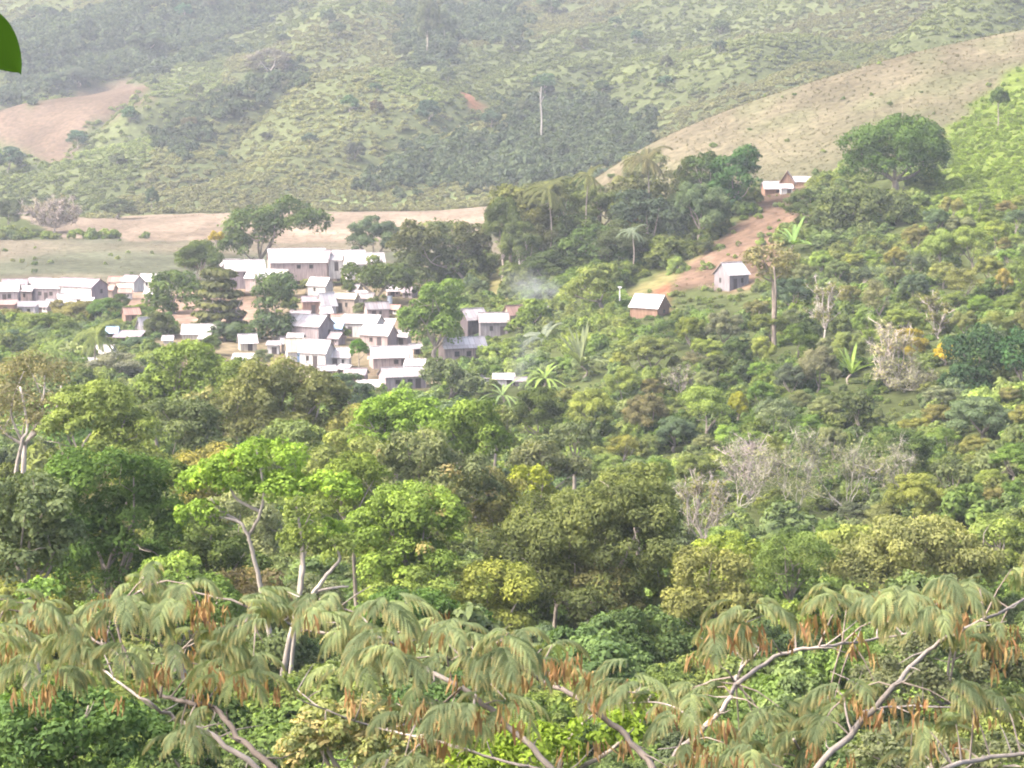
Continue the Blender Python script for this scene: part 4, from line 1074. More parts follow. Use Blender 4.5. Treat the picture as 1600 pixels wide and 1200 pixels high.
PAL_S = [('mid green', MGR, 5), ('dark green', DGR, 3), ('olive', OLV, 6), ('grey-green', GGR, 5), ('light green', (.125, .165, .045), 5), ('yellow-green', (.14, .155, .042), 4), ('dull olive', (.098, .110, .048), 1), ('blue-green', BLG, 2)]
wts = np.array([p[2] for p in PAL_S], float); wts /= wts.sum()
placed = []; tries = 0
while len(placed) < 118 and tries < 9000:
    tries += 1
    cx, cy_ = rs.uniform(690, 1640), rs.uniform(310, 830)
    if not bool(inside(np.array([cx]), np.array([cy_]), SLOPE)[0]): continue
    rx = rs.uniform(17, 40) * (0.72 + .5 * (cy_ - 300) / 500)
    if any(((cx - a) / (.75 * (rx + c))) ** 2 + ((cy_ - b) / (.75 * (rx * .8 + d))) ** 2 < 1 for a, b, c, d in OCC): continue
    nm, colr, _ = PAL_S[rs.choice(len(PAL_S), p=wts)]
    ry = rx * rs.uniform(.65, 1.05)
    D = hit(min(cx, 1890), cy_ + ry * 1.5)
    st = ['round', 'fine', 'loose', 'fine'][rs.randint(4)]
    big = rx > 32
    size = 'big ' if big else ('small ' if rx < 20 else '')
    kind = 'tree' if ry > 24 else 'shrub'
    word = {'round': 'bushy', 'fine': 'fine-leaved', 'loose': 'open'}[st]
    tree(place_label(f'{size}{nm} {word} {kind}', cx, cy_), D, [(cx, cy_, rx, ry)], vary(colr, rs, .09), 'broadleaf_tree' if kind == 'tree' else 'shrub', kind, st,
         group='trees and shrubs on the right slope', nl=3, shared=D > 150, leaf=.5)
    placed.append((cx, cy_))

LAND = [('the grey-green left-edge tree', 35, 820), ('the big dark green tree', 165, 800), ('the pale olive white-limbed tree', 45, 620), ('the light yellow-green tree', 150, 660),
        ('the bright forest-top tree', 290, 590), ('the olive slanting-limbed tree', 440, 620), ('the spreading bright tree', 415, 740), ('the tan-tufted bright tree', 640, 820),
        ('the vivid green trees', 670, 660), ('the muted grey-olive tree', 680, 730), ('the large dark olive tree', 900, 850), ('the yellow-topped tree', 830, 765), ('the golden olive tree', 1115, 905)]
placed = []; tries = 0
while len(placed) < 30 and tries < 3000:
    tries += 1
    cx, cy_ = rs.uniform(-20, 1180), rs.uniform(610, 960)
    if cx > 780 and cy_ < 760 + (cx - 780) * .1: continue
    if any(abs(cx - a) < 70 and abs(cy_ - b) < 60 for a, b in placed): continue
    nm, colr, _ = PAL_S[rs.choice(6, p=wts[:6] / wts[:6].sum())]
    D = float(np.interp(cy_, [600, 700, 800, 900, 960], [262, 200, 148, 122, 110]))
    rx = rs.uniform(48, 80) * (1.0 if cy_ > 700 else .75)
    ry = rx * rs.uniform(.7, .95)
    tree(place_label(f'{nm} leafy forest tree', cx, cy_, ''), D, [(cx, cy_, rx, ry), (cx + rs.uniform(-.5, .5) * rx, cy_ + ry * .8, rx * .9, ry * .9)], vary(colr, rs, .15),
         group='trees of the near forest', nl=4, cap=40000)
    placed.append((cx, cy_))

# trees one can tell apart on the far hill
LAND = [('the brown ploughed patch', 130, 185), ('the tall dead trunk', 845, 180), ('the red soil scar', 737, 160), ('the left edge', 0, 120), ('the top edge', 560, 0),
        ('the wide grey tree on the ridge', 420, 95), ('the tall dark hill tree', 675, 50), ('the pale dry field', 300, 350), ('the dry grass spur', 1200, 160), ('the dark gully', 880, 235)]
def far_tree(label, cx, base, rx, ry, color, style='round', **kw):
    D = kw.pop('D', None) or hit(cx, base, 640)
    tree(label, D, [(cx, base - ry * 1.15, rx, ry)], color, style=style, shared=True, nl=2, group='trees on the far hill', **kw)
FH = (.055, .072, .042)
far_tree('wide grey spreading tree with a pale trunk on the far ridge', 420, 122, 36, 20, (.085, .085, .07), 'loose', bark=PBARK)
far_tree('tall dark tree standing on the far hill', 668, 84, 20, 36, FH)
far_tree('dark tree leaning on the tall dark hill tree', 695, 68, 18, 22, FH)
far_tree('small dark tree left of the tall dark hill tree', 626, 95, 12, 11, FH)
far_tree('dark tree high on the far ridge line', 512, 42, 12, 13, FH)
far_tree('second dark tree just below the ridge line', 528, 58, 13, 10, FH)
far_tree('dark bushy tree above the brown ploughed patch', 230, 82, 26, 14, FH)
far_tree('dark tree at the upper border of the ploughed patch', 122, 134, 24, 12, (.055, .065, .05))
far_tree('smaller dark tree left along the border of the ploughed patch', 82, 140, 14, 11, FH)
far_tree('small pointed dark tree above the pale dry field', 238, 326, 10, 14, FH)
far_tree('dark green tree at the left end of the pale dry field', 185, 342, 26, 14, FH)
far_tree('dark tree at the left edge below the ploughed patch', 14, 270, 22, 18, (.045, .07, .05))
far_tree('dark green tree at the left edge above the pasture', 12, 362, 26, 22, FH)
far_tree('dark tree at the very top of the photo right of centre', 860, 22, 22, 14, FH)
bare_tree('wide leafless grey-brown tree at the left end of the pale dry field', 640, 85, 338, 46, 22, bark=(.30, .25, .22, 1), n=26, r0=.22, leafc=(.14, .12, .09), cov=.25)
placed = []; tries = 0
while len(placed) < 34 and tries < 4000:
    tries += 1
    cx, base = rs.uniform(-20, 1150), rs.uniform(14, 300)
    if cx > 950 and base > 300 - (cx - 950) * 1.0: continue
    if bool(inside(np.array([cx]), np.array([base]), Z_PLOUGH)[0]): continue
    rx = rs.uniform(9, 17); ry = rx * rs.uniform(.6, 1)
    if any(abs(cx - a) < 1.6 * (rx + c) and abs(base - ry - b) < 1.3 * (ry + d) for a, b, c, d in OCC): continue
    D = hit(cx, base, 690)
    if D > 1300: continue
    far_tree(place_label('dark rounded tree on the far hill', cx, base - ry, ''), cx, base, rx, ry, vary(FH, rs, .25), ['round', 'fine'][rs.randint(2)], D=D)
    placed.append((cx, base))
post_d = hit(845, 222, 690)
a = P(845, 222, post_d); hh = 85 * post_d / FPX
root = empty('dead_tree', (a[0], post_d, float(ground(a[0], post_d))), 'tall bare white dead trunk standing alone on the far hill', 'tree')
mb = MB(); p, r = smooth_path([(0, 0, -.5), (.3, 0, hh * .4), (-.1, 0, hh * .75), (.2, 0, hh)], [.36, .3, .25, .15], 5); mb.tube(p, r, 8)
mb.tube([(.1, 0, hh * .7), (.9, 0, hh * .82)], [.2, .08], 5); mb.tube([(0, 0, hh * .85), (-.8, .2, hh * .93)], [.16, .06], 5)
o = mb.build('trunk', M_BARK, root, smooth=True); o.color = (.22, .2, .185, 1)

# ------------------------------------------------------------------ uncountable cover: undergrowth, hill scrub, tufts (instances on points)
def scatter(name, protos, pts, rot, scl, tint, var):
    pc = bpy.data.collections.new(name + '_kinds')
    for i, m_ in enumerate(protos):
        pc.objects.link(bpy.data.objects.new(f'{name}_kind_{i:02d}', m_))
    me = bpy.data.meshes.new(name)
    me.vertices.add(len(pts)); me.vertices.foreach_set('co', np.asarray(pts, np.float32).ravel())
    for k, typ, arr in (('rot', 'FLOAT_VECTOR', rot), ('scl', 'FLOAT_VECTOR', scl), ('tint', 'FLOAT_COLOR', np.concatenate([tint, np.ones((len(tint), 1))], 1))):
        a_ = me.attributes.new(k, typ, 'POINT'); a_.data.foreach_set('color' if k == 'tint' else 'vector', np.ascontiguousarray(arr, dtype=np.float32).ravel())
    a_ = me.attributes.new('var', 'INT', 'POINT'); a_.data.foreach_set('value', np.asarray(var, np.int32))
    ng = bpy.data.node_groups.new(name, 'GeometryNodeTree')
    ng.interface.new_socket('Geometry', in_out='INPUT', socket_type='NodeSocketGeometry')
    ng.interface.new_socket('Geometry', in_out='OUTPUT', socket_type='NodeSocketGeometry')
    gi = ng.nodes.new('NodeGroupInput'); go = ng.nodes.new('NodeGroupOutput')
    ci = ng.nodes.new('GeometryNodeCollectionInfo'); ci.inputs['Collection'].default_value = pc
    ci.inputs['Separate Children'].default_value = True; ci.inputs['Reset Children'].default_value = True
    ip = ng.nodes.new('GeometryNodeInstanceOnPoints'); ip.inputs['Pick Instance'].default_value = True
    for k, typ, soc in (('rot', 'FLOAT_VECTOR', 'Rotation'), ('scl', 'FLOAT_VECTOR', 'Scale'), ('var', 'INT', 'Instance Index')):
        na = ng.nodes.new('GeometryNodeInputNamedAttribute'); na.data_type = typ; na.inputs['Name'].default_value = k
        ng.links.new(na.outputs['Attribute'], ip.inputs[soc])
    ng.links.new(gi.outputs[0], ip.inputs['Points']); ng.links.new(ci.outputs[0], ip.inputs['Instance']); ng.links.new(ip.outputs[0], go.inputs[0])
    o = link(name, me)
    md = o.modifiers.new('scatter', 'NODES'); md.node_group = ng
    return tag(o, kind='stuff')

r2 = np.random.RandomState(9)
def shrub_protos(mat, n, leaf, cap, lump=.34, **kw):
    res = []
    for i in range(n):
        e = [((0, 0, .45), (1, .95, .75))]
        if i % 2: e.append(((r2.uniform(-.5, .5), r2.uniform(-.4, .4), .95), (.55, .55, .5)))
        res.append(crown_mesh('shrub', crown_blobs(e, r2, lump, .7), leaf, r2, mat=mat, cap=cap, **kw))
    return res
SH = shrub_protos(M_SHRUB, 6, .12, 2200, .3, airy=.25) + shrub_protos(M_SHRUB, 3, .11, 1500, .26, airy=.8)
def star():                                   # spiky tuft / fern
    mb = MB()
    for i in range(16):
        frond_blade(mb, (0, 0, 0.05), i * 2.4, r2.uniform(.2, 1.25), r2.uniform(.8, 1.25), .10, 1.2, 4)
    me = mb.mesh('tuft', M_SHRUB); set_shade(me, r2); return me
SH += [star() for _ in range(3)]              # kinds 9..11
SH += shrub_protos(M_SHRUB, 4, .055, 9000, .26, airy=.3)   # kinds 12..15, finer, for the near ones
pal = np.array([MGR, DGR, OLV, GGR, (.115, .15, .045), (.155, .17, .045), (.100, .112, .046), BLG])
pw_ = np.array([6, 2.5, 5, 4, 6, 4, 1, 1.5]); pw_ = pw_ / pw_.sum()
px = r2.uniform(-260, 1860, 30000)
D = np.sqrt(r2.uniform(38 ** 2, 640 ** 2, 30000)); D[3500:8500] = r2.uniform(390, 560, 5000); px[3500:8500] = r2.uniform(1420, 1860, 5000); D[:3500] = r2.uniform(36, 170, 3500)
x = D * (px - 800) / FPX; z = ground(x, D); py = pix(x, D, z)[1]
zi = zones(x, D, px, py, D)
keep = np.isin(zi, (0, 6, 9)) | ((zi == 7) & (r2.rand(30000) < .22)) | ((zi == 11) & (r2.rand(30000) < .12)) | ((zi == 2) & (r2.rand(30000) < .06)) | ((zi == 5) & (r2.rand(30000) < .02)) | ((zi == 3) & (r2.rand(30000) < .03))
clear = vnoise(x, D, 26, 41) + .25 * vnoise(x, D, 9, 42)
keep &= (clear > .30) | (zi == 6)
low = np.zeros(30000, bool)
for (cx, hw, Dc, py_) in CLEAR:
    low |= (np.abs(px - cx) < hw) & (D < Dc + 3) & (D > Dc - 30) & (py - 2.6 * FPX / D < py_)
px, D, x, z, zi, low, py = [a_[keep] for a_ in (px, D, x, z, zi, low, py)]
n = len(px)
tn = pal[r2.choice(len(pal), n, p=pw_)]
big = vnoise(x, D, 30, 43)[:, None]
tn = tn * (1 - .5) + pal[(vnoise(x, D, 34, 44) * 7.99).astype(int)] * .5
tn = tn * np.array([.86, .96, .94]) * (.95 + .5 * big) * (0.85 + .3 * r2.rand(n, 1))
fern = zi == 6
tn[fern] = np.array([.135, .19, .04]) * (.75 + .5 * r2.rand(fern.sum(), 1))
s_ = r2.uniform(.7, 1.9, n) * np.where(r2.rand(n) < .12, 1.4, 1) * np.where(D < 170, .85, 1.0)
s_ *= np.where((D < 260) & (px < 780), 1.6, np.where(D < 170, 1.35, 1.0)) * np.where((D > 425) & (px > 740) & (px < 1130), 1.5, 1.0)
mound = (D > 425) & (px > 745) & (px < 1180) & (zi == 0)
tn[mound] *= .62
low |= (px > 975) & (px < 1195) & (py > 425) & (py < 505)
s_[low] *= .42
s_[D < 80] *= .62
s_[fern] = r2.uniform(.35, .8, fern.sum()); s_[np.isin(zi, (2, 3, 5, 7, 11))] *= .45
var = r2.randint(0, 9, n)
tuft = r2.rand(n) < np.where(fern, .5, .07); var[tuft] = r2.randint(9, 12, tuft.sum())
nearby = (D < 190) & ~tuft; var[nearby] = r2.randint(12, 16, nearby.sum())
scl = np.stack([s_ * r2.uniform(.8, 1.25, n), s_ * r2.uniform(.8, 1.25, n), s_ * r2.uniform(.7, 1.3, n)], 1)
scatter('undergrowth', SH, np.stack([x, D, z - .1], 1), np.stack([r2.normal(0, .12, n), r2.normal(0, .12, n), r2.uniform(0, 6.28, n)], 1), scl, tn, var)

# scrub of the far hill and hedge strip
FS = shrub_protos(M_SHRUB, 6, .24, 380, .34, airy=.3)
n0 = 60000
px = r2.uniform(-260, 1860, n0); D = np.sqrt(r2.uniform(690 ** 2, 1330 ** 2, n0))
x = D * (px - 800) / FPX; z = ground(x, D); py = pix(x, D, z)[1]
zi = zones(x, D, px, py, D)
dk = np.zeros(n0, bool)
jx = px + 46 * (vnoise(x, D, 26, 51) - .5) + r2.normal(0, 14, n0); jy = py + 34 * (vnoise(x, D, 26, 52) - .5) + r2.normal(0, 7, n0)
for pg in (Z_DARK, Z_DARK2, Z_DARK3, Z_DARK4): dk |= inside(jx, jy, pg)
patch = vnoise(x, D, 48, 53) * .6 + vnoise(x, D, 17, 54) * .4
keep = np.isin(zi, (1, 9)) & ((patch + r2.rand(n0) * 1.0 > .50) | dk) & (py < 345)
px, D, x, z, zi, dk, patch = [a_[keep] for a_ in (px, D, x, z, zi, dk, patch)]
n = len(px)
lo, hi = np.array([.072, .090, .044]), np.array([.120, .140, .058])
q = np.clip(vnoise(x, D, 70, 55) * .55 + vnoise(x, D, 12, 56) * .5 + r2.normal(0, .16, n) - .05, 0, 1)[:, None]
tn = lo * (1 - q) + hi * q
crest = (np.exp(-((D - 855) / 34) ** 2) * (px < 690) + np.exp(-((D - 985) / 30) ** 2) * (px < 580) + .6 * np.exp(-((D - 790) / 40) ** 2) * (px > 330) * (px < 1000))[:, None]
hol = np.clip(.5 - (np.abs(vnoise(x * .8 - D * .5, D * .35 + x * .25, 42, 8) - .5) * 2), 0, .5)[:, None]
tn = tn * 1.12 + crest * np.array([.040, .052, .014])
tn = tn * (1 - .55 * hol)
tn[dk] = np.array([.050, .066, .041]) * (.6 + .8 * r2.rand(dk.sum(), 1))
dry = (vnoise(x, D, 90, 57) > .62) & ~dk
tn[dry] = tn[dry] * .6 + np.array([.16, .135, .085]) * .4
s_ = r2.uniform(.55, 1.35, n) * np.where(dk, 1.9, 1.0) * np.where(r2.rand(n) < .08, 1.5, 1)
scl = np.stack([s_ * 1.15, s_ * 1.15, s_ * np.where(dk, 1.15, .8)], 1)
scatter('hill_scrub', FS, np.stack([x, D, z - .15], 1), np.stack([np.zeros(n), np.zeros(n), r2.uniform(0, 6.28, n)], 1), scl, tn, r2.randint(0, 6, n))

# grass tufts of the dry spur, the dry field and the pasture
TF = []
for i in range(3):
    mb = MB()
    for k in range(14): frond_blade(mb, (0, 0, 0), k * 2.4, r2.uniform(.5, 1.3), r2.uniform(.7, 1.2), .06, 1.0, 3)
    me = mb.mesh('grass_tuft', M_SHRUB); set_shade(me, r2); TF.append(me)

n0 = 26000
px = r2.uniform(-100, 1750, n0); D = np.sqrt(r2.uniform(330 ** 2, 715 ** 2, n0))
x = D * (px - 800) / FPX; z = ground(x, D); py = pix(x, D, z)[1]
zi = zones(x, D, px, py, D)
keep = (zi == 5) | ((zi == 4) & (r2.rand(n0) < .25)) | ((zi == 3) & (r2.rand(n0) < .35)) | ((zi == 7) & (r2.rand(n0) < .3)) | ((zi == 2) & (r2.rand(n0) < .04))
px, D, x, z, zi = [a_[keep] for a_ in (px, D, x, z, zi)]
n = len(px)
q = np.clip(vnoise(x, D, 12, 61) + r2.normal(0, .25, n), 0, 1)[:, None]
tn = np.array([.108, .088, .060]) * q + np.array([.072, .07, .040]) * (1 - q)
tn[zi == 7] = np.array([.09, .06, .04]); tn[zi == 4] = np.array([.12, .095, .07])
s_ = r2.uniform(.3, .8, n) * np.where(zi == 5, 1.0, .6)
scatter('dry_grass', TF, np.stack([x, D, z], 1), np.stack([np.zeros(n), np.zeros(n), r2.uniform(0, 6.28, n)], 1), np.stack([s_ * 1.2, s_ * 1.2, s_], 1), tn, r2.randint(0, 3, n))

# ------------------------------------------------------------------ the feathery-leaved trees right in front
def bipinnate(c, az, L, rng, V, S):
    """a twice-divided leaf: arching stalk, hanging side stalks, rows of tiny leaflets"""
    d = np.array([math.cos(az), math.sin(az), rng.uniform(.1, .5)]); d /= np.linalg.norm(d)
    side = unit(np.cross(d, [0, 0, 1.0])); p = np.array(c, float)
    npair = 12
    base = .68 + .6 * rng.rand() ** 1.2
    for i in range(npair):
        d = unit(d + np.array([0, 0, -1.35 / npair])); p = p + d * L / npair
        t = i / (npair - 1)
        pl = L * (.28 + .26 * math.sin(math.pi * (.12 + .72 * t))) * rng.uniform(.85, 1.15)
        for s in (-1, 1):
            q = unit(side * s * (.9 - .5 * t) + d * (.5 + .4 * t) + np.array([0, 0, .05]) + rng.normal(size=3) * .10)
            nl = 10
            pb = rng.uniform(.82, 1.18); yt = rng.uniform(.3, 1.0)
            pts = [p]
            for j in range(nl):
                q = unit(q + np.array([0, 0, -1.8 / nl * (.5 + j / nl)])); pts.append(pts[-1] + q * pl / nl)
            pts = np.array(pts); tang = unit(np.diff(pts, axis=0))
            ls = unit(np.cross(tang, unit(rng.normal(size=3) * .35 + np.array([0, -1.0, .5]))))
            w = (.0055 + .026 * pl) * (1 - .75 * np.linspace(-.4, 1, nl) ** 2)[:, None]
            a_ = pts[:-1]; u = tang * pl / nl * .56
            for g in (-1, 1):
                tip = a_ + ls * g * w + tang * w * .8 + np.array([0, 0, -.002])
                V.append(np.stack([a_ - u * .2, a_ + u * 1.2, tip + u * .75, tip - u * .35], 1).reshape(-1, 3))
                S.append(np.stack([base * pb * (.93 + .14 * rng.rand(nl)), yt * np.clip(np.linspace(-.6, 1, nl), 0, 1) ** 1.2], 1))
def feathery_tree(label, trunk_px, D, branches, pads, pods, seed, color):
    rng = np.random.RandomState(seed)
    tx = P(trunk_px, 1200, D)[0]
    base = np.array([tx, D, float(ground(tx, D))])
    root = empty('feathery_leaved_tree', base, label, 'tree', 'feathery-leaved trees in front')
    fork = np.array([0, 0, P(trunk_px, 1420, D)[2] - base[2]])
    mb = MB(); p, r = smooth_path([(0, 0, -.4), (.12, .1, fork[2] * .5), fork], [.2, .16, .12], 5); mb.tube(p, r, 10)
    o = mb.build('trunk', M_BARK, root, smooth=True); o.color = (.30, .26, .23, 1)
    tips = []
    for (pts, ra, rb, bcol, dd) in branches:
        q = [P(a_, b_, D + dd + .35 * i * (1 if (seed + i) % 2 else .6)) - base for i, (a_, b_) in enumerate(pts)]
        start = fork + rng.normal(size=3) * .03
        if pts[0][1] > 1185: q = [start, (start + q[0]) / 2 + np.array([0, 0, -.05])] + q; rr = [ra * 1.35, ra * 1.2] + list(np.linspace(ra, rb, len(pts)))
        else: rr = list(np.linspace(ra, rb, len(pts)))
        p, r = smooth_path(q, [v * .8 for v in rr], 6, ra * .2, rng)
        m_ = MB(); m_.tube(p, r, 8)
        for i in range(6, len(p), 3):        # side twigs
            e = p[i] + rng.normal(size=3) * np.array([.16, .18, .08]) + np.array([0, 0, .06])
            m_.tube([p[i], (p[i] + e) / 2 + rng.normal(size=3) * .02, e], [min(r[i], .008), .005, .0018], 5)
        o = m_.build('branch', M_BARK, root, smooth=True); o.color = (*bcol, 1)
        tips += p[6:]
    tips = np.array(tips)
    V = []; S = []; TW = MB(); PV = MB(); pcol = []
    for (poly, cnt) in pads:
        xs = [a_[0] for a_ in poly]; ys = [a_[1] for a_ in poly]; k = 0
        while k < cnt * .23:
            a_, b_ = rng.uniform(min(xs), max(xs)), rng.uniform(min(ys), max(ys))
            if not inside(np.array([a_]), np.array([b_]), poly)[0]: continue
            k += 1
            c = P(a_, b_ - 8, D + rng.uniform(-1.1, 1.4)) - base
            j = np.argmin(((tips - c) ** 2).sum(1)); dv = c - tips[j]
            az = math.atan2(dv[1], dv[0]) + rng.normal() * .9
            nl_ = rng.randint(2, 5)
            for h in range(nl_): bipinnate(c + rng.normal(size=3) * .03, az + rng.uniform(-1.7, 1.7), rng.uniform(.16, .30), rng, V, S)
            if np.linalg.norm(dv) < .5: TW.tube([tips[j], (tips[j] + c) / 2 + np.array([0, 0, .03]), c], [.008, .006, .003], 4)
    for (a_, b_, m_) in pods:
        for h in range(max(1, int(m_ * 1.35))):
            c = P(a_ + rng.normal() * 20, b_ + rng.normal() * 12, D + rng.uniform(-1.1, .9)) - base
            for q in range(rng.randint(5, 10)):
                s = c + rng.normal(size=3) * np.array([.028, .028, .015]); L = rng.uniform(.07, .14); w = rng.uniform(.007, .012)
                an = rng.rand() * 6.28; sd = np.array([math.cos(an), math.sin(an), 0]) * w
                e = s + np.array([rng.normal() * .02, rng.normal() * .02, -L]); md = (s + e) / 2 + np.array([rng.normal() * .008, rng.normal() * .008, 0])
                PV.add([s - sd * .4, s + sd * .4, md + sd, e + sd * .3, e - sd * .3, md - sd], [(0, 1, 2, 5), (5, 2, 3, 4)])
    V = np.concatenate(V); S = np.concatenate(S)
    n_ = len(V) // 4
    me = mesh_from('foliage', V, np.arange(4 * n_), 4, M_FROND, {'shade': ('FACE', 'FLOAT', S[:, 0].astype(np.float32)), 'accent': ('FACE', 'FLOAT', S[:, 1].astype(np.float32))})
    o = link('foliage', me, root); o.color = (*color, 1)
    o = tag(TW.build('twigs', M_BARK, root), kind='stuff'); o.color = (.17, .14, .115, 1)
    me = PV.mesh('seed_pods', M_POD); set_shade(me, rng)
    me.attributes['accent'].data.foreach_set('value', np.repeat(.6 * rng.rand(len(me.polygons) // 2 + 1) ** 1.5, 2)[:len(me.polygons)].astype(np.float32))
    o = tag(link('seed_pods', me, root), kind='stuff'); o.color = (.150, .082, .045, 1)
DK, PL = (.095, .078, .066), (.20, .172, .150)
FRC = (.120, .150, .078)
feathery_tree('feathery-leaved tree with drooping fronds filling the lower left', 520, 15.5,
  [([(440, 1215), (380, 1160), (335, 1108), (300, 1098), (250, 1085), (205, 1040), (120, 985), (20, 965)], .03, .008, DK, 0),
   ([(430, 1230), (340, 1155), (285, 1128), (218, 1088), (150, 1040)], .03, .009, PL, .8),
   ([(250, 1090), (270, 1030), (330, 985), (400, 975)], .013, .005, DK, .2),
   ([(120, 985), (80, 960), (-20, 950)], .012, .005, DK, .2), ([(205, 1040), (180, 960), (230, 915)], .012, .005, DK, -.2)],
  [([(-20, 940), (100, 938), (160, 955), (200, 1000), (250, 1050), (190, 1070), (100, 1050), (-20, 1050)], 120), ([(160, 930), (240, 890), (300, 905), (330, 935), (250, 960), (170, 955)], 46),
   ([(200, 985), (320, 975), (395, 1010), (400, 1070), (340, 1075), (230, 1050)], 66), ([(380, 935), (430, 925), (440, 950), (400, 985), (370, 980)], 24), ([(280, 1110), (340, 1105), (330, 1170), (270, 1160)], 14)],
  [(60, 960, 6), (20, 1010, 3), (60, 1075, 5), (120, 1045, 3), (172, 925, 2), (165, 960, 3), (320, 945, 6), (240, 1050, 5), (290, 1030, 3), (330, 1080, 4), (380, 1070, 4), (270, 950, 2), (190, 1075, 2)], 3, FRC)
feathery_tree('feathery-leaved tree with long curved boughs in the lower middle', 960, 14.5,
  [([(870, 1215), (790, 1130), (720, 1075), (640, 1030), (590, 998), (480, 985), (380, 945), (280, 920)], .028, .008, (.13, .112, .096), .4),
   ([(1020, 1215), (975, 1150), (910, 1095), (850, 1065), (805, 1038), (740, 1020)], .03, .01, (.125, .104, .088), -.3),
   ([(880, 1222), (770, 1185), (690, 1160), (600, 1140), (510, 1110), (465, 1078)], .014, .006, PL, .9),
   ([(720, 1075), (690, 1100), (650, 1130)], .012, .005, DK, 0), ([(910, 1095), (960, 1080), (1010, 1085)], .012, .005, PL, .2), ([(740, 1110), (745, 1060), (735, 1040)], .013, .006, PL, 0),
   ([(590, 998), (560, 960), (500, 945)], .011, .005, PL, .2)],
  [([(470, 935), (600, 928), (640, 950), (560, 985), (480, 975)], 40), ([(530, 1000), (620, 985), (680, 960), (720, 975), (660, 1010), (560, 1055), (500, 1045)], 52),
   ([(700, 985), (780, 975), (830, 1000), (900, 1010), (950, 1045), (900, 1065), (790, 1050), (700, 1040)], 62), ([(640, 1050), (740, 1060), (800, 1075), (790, 1120), (700, 1130), (610, 1120)], 55), ([(920, 1040), (1000, 1050), (1000, 1090), (930, 1085)], 16), ([(540, 1180), (640, 1165), (640, 1195), (540, 1198)], 7)],
  [(490, 965, 3), (610, 1000, 3), (545, 1075, 2), (660, 985, 2), (745, 1045, 3), (790, 1000, 4), (760, 1110, 5), (640, 1110, 4), (680, 1125, 3), (880, 1030, 5), (905, 1045, 3), (830, 1125, 3), (940, 1090, 3), (970, 1060, 2), (910, 1165, 3), (705, 1180, 2)], 4, FRC)
feathery_tree('feathery-leaved tree with pale forking boughs filling the lower right', 1180, 16.0,
  [([(1050, 1200), (1100, 1140), (1140, 1090), (1155, 1050), (1188, 1014)], .03, .012, PL, 0),
   ([(1153, 1068), (1220, 1022), (1290, 1010), (1370, 998), (1440, 985)], .022, .008, PL, .3),
   ([(1260, 1225), (1340, 1135), (1395, 1075), (1450, 1017), (1520, 975), (1620, 930)], .032, .012, (.17, .148, .128), -.4),
   ([(1440, 1222), (1530, 1186), (1620, 1176)], .024, .016, PL, -.8), ([(1350, 1112), (1400, 1104), (1500, 1106), (1620, 1110)], .012, .006, PL, .2),
   ([(1188, 1014), (1140, 985), (1100, 1000)], .012, .005, PL, .1), ([(1100, 1140), (1040, 1100), (960, 1100)], .012, .005, PL, .2), ([(1330, 1145), (1320, 1090), (1350, 1075)], .012, .006, PL, .1), ([(1240, 1155), (1255, 1185), (1258, 1200)], .012, .008, PL, .1)],
  [([(1085, 1000), (1150, 955), (1250, 930), (1330, 935), (1330, 975), (1220, 1000), (1110, 1015)], 58), ([(1310, 945), (1420, 915), (1540, 915), (1600, 925), (1600, 1020), (1500, 1015), (1420, 990), (1320, 985)], 88),
   ([(990, 1085), (1100, 1065), (1180, 1085), (1160, 1140), (1070, 1150), (1000, 1120)], 40), ([(1170, 1115), (1300, 1075), (1450, 1075), (1620, 1085), (1620, 1140), (1400, 1145), (1220, 1160)], 80), ([(1060, 1155), (1200, 1140), (1330, 1150), (1320, 1198), (1060, 1198)], 50), ([(1560, 870), (1640, 850), (1640, 915), (1570, 905)], 16), ([(1400, 1150), (1490, 1140), (1500, 1190), (1410, 1185)], 14)],
  [(1085, 1010, 2), (1120, 1005, 4), (1190, 985, 5), (1260, 975, 5), (1300, 960, 2), (1350, 1010, 3), (1390, 940, 2), (1480, 935, 4), (1560, 1020, 5), (1520, 975, 2), (1590, 1000, 3), (1040, 1115, 5), (1120, 1115, 3), (1330, 1085, 3), (1380, 1115, 5), (1440, 1105, 4), (1530, 1115, 3), (1110, 1165, 4), (1050, 1185, 3), (1170, 1185, 3), (1290, 1170, 3), (1480, 1160, 2)], 6, FRC)

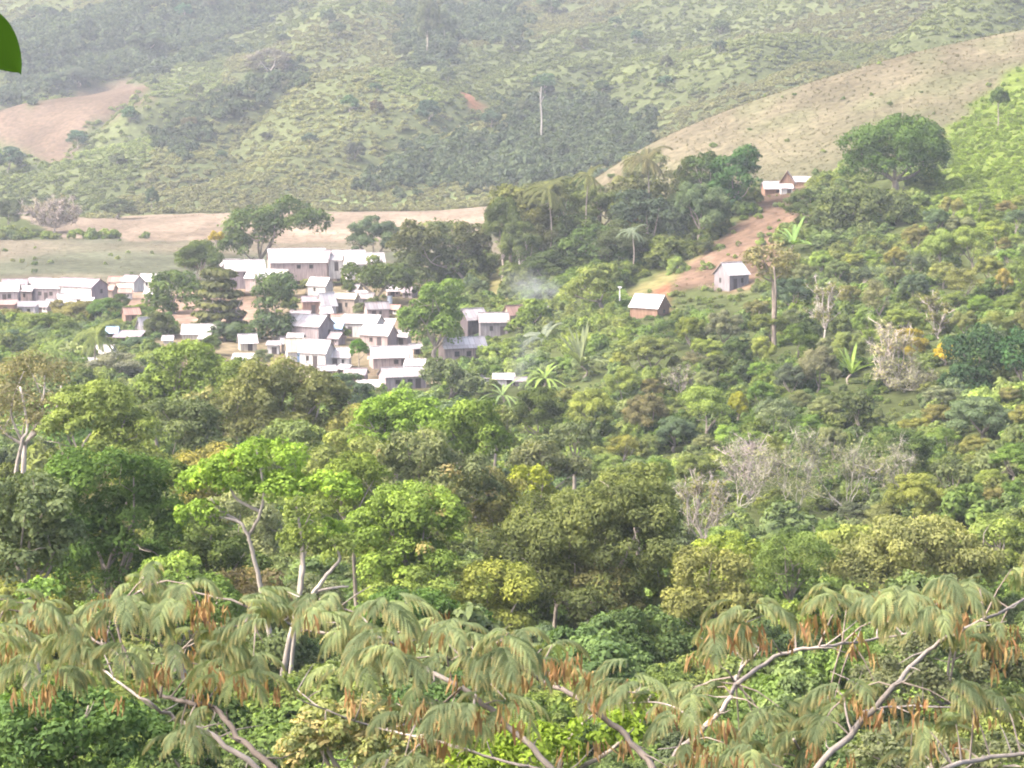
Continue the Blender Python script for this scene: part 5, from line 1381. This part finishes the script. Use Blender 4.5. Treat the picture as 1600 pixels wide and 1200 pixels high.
# a broad leaf hanging into the top left corner from a branch beside the camera
root = empty('leafy_branch', tuple(P(-260, 60, 3.0)), 'broad dark green leaf hanging into the top left corner', 'branch')
lb = P(-260, 60, 3.0)
mb = MB(); q = [P(-420, -60, 3.3) - lb, P(-330, 0, 3.1) - lb, P(-200, 10, 3.0) - lb, P(-80, 18, 3.0) - lb]
p, r = smooth_path(q, [.012, .009, .006, .003], 5); mb.tube(p, r, 8)
o = mb.build('twig', M_BARK, root, smooth=True); o.color = (.2, .17, .12, 1)
def broad_leaf(a_, b_, wpx, dz):
    A, B = P(a_[0], a_[1], 3.0) - lb, P(b_[0], b_[1], 3.0 + dz) - lb
    ax = B - A; L = np.linalg.norm(ax); ax /= L
    nr_ = unit(np.array([.25, -1, .5])); nr_ = unit(nr_ - ax * (nr_ @ ax)); sd = np.cross(ax, nr_); W = wpx * 3.0 / FPX
    vs = []; fs = []; nn = 16
    for i in range(nn + 1):
        t = i / nn; w = W * (math.sin(math.pi * t ** .85)) ** .8 if 0 < i < nn else .0004
        bend = -nr_ * .06 * L * (t - .5) ** 2
        for j in range(-3, 4):
            h = j / 3
            vs.append(A + ax * t * L + sd * w * h + bend + nr_ * abs(h) * W * .16)
    for i in range(nn):
        for j in range(6): k = i * 7 + j; fs.append((k, k + 1, k + 8, k + 7))
    m_ = MB(); m_.add(vs, fs); me = m_.mesh('leaf', M_LEAF, True)
    nf = len(fs)
    for k, arr in (('shade', np.ones(nf)), ('accent', np.zeros(nf))):
        at = me.attributes.new(k, 'FLOAT', 'FACE'); at.data.foreach_set('value', arr.astype(np.float32))
    o = link('leaf', me, root); o.color = (.016, .038, .004, 1)
broad_leaf((-75, 8), (33, 116), 44, -.03)
broad_leaf((-180, 12), (-130, 140), 34, .02)
broad_leaf((-90, 18), (-30, -70), 30, .02)

# ------------------------------------------------------------------ thin smoke and the air
def vol_mat(name, dens, col):
    m_, nt_, out_ = new_mat(name)
    v = nt_.nodes.new('ShaderNodeVolumePrincipled')
    v.inputs['Density'].default_value = dens; v.inputs['Color'].default_value = (*col, 1); v.inputs['Anisotropy'].default_value = .2
    nt_.links.new(v.outputs[0], out_.inputs['Volume'])
    return m_
import bmesh
from mathutils import noise as mnoise
def smoke(px_, py_, D_, rx, ry, seed, dens):
    m_, nt_, out_ = new_mat('thin_smoke')
    Nn, Ll = nt_.nodes.new, nt_.links.new
    v = Nn('ShaderNodeVolumePrincipled'); v.inputs['Color'].default_value = (.86, .88, .95, 1)
    tc_ = Nn('ShaderNodeTexCoord'); gr = Nn('ShaderNodeTexGradient'); gr.gradient_type = 'SPHERICAL'; Ll(tc_.outputs['Object'], gr.inputs[0])
    nz_ = Nn('ShaderNodeTexNoise'); nz_.inputs['Scale'].default_value = 2.2; nz_.inputs['Detail'].default_value = 4; Ll(tc_.outputs['Object'], nz_.inputs['Vector'])
    mr_ = Nn('ShaderNodeMapRange'); mr_.inputs[1].default_value = .38; mr_.inputs[2].default_value = .7; Ll(nz_.outputs[0], mr_.inputs[0])
    m1 = Nn('ShaderNodeMath'); m1.operation = 'MULTIPLY'; Ll(gr.outputs['Fac'], m1.inputs[0]); Ll(mr_.outputs[0], m1.inputs[1])
    m2 = Nn('ShaderNodeMath'); m2.operation = 'MULTIPLY'; Ll(m1.outputs[0], m2.inputs[0]); m2.inputs[1].default_value = dens
    Ll(m2.outputs[0], v.inputs['Density']); Ll(v.outputs[0], out_.inputs['Volume'])
    bm = bmesh.new(); bmesh.ops.create_icosphere(bm, subdivisions=3, radius=1.0)
    me = bpy.data.meshes.new('smoke'); bm.to_mesh(me); bm.free(); me.materials.append(m_)
    k = D_ / FPX
    o = tag(link('smoke', me, None, tuple(P(px_, py_, D_))), kind='stuff')
    o.scale = (rx * k, rx * k, ry * k); o.rotation_euler = (0, .35 * seed, .5)
smoke(838, 452, 425, 62, 34, 1.0, .055)
smoke(818, 560, 338, 30, 60, .4, .055)
mb = MB(); mb.box(-720, 720, -70, 1620, -62, 330)
o = mb.build('haze', vol_mat('air', HAZE_DENSITY, (.86, .92, 1.0)))
tag(o, kind='stuff')
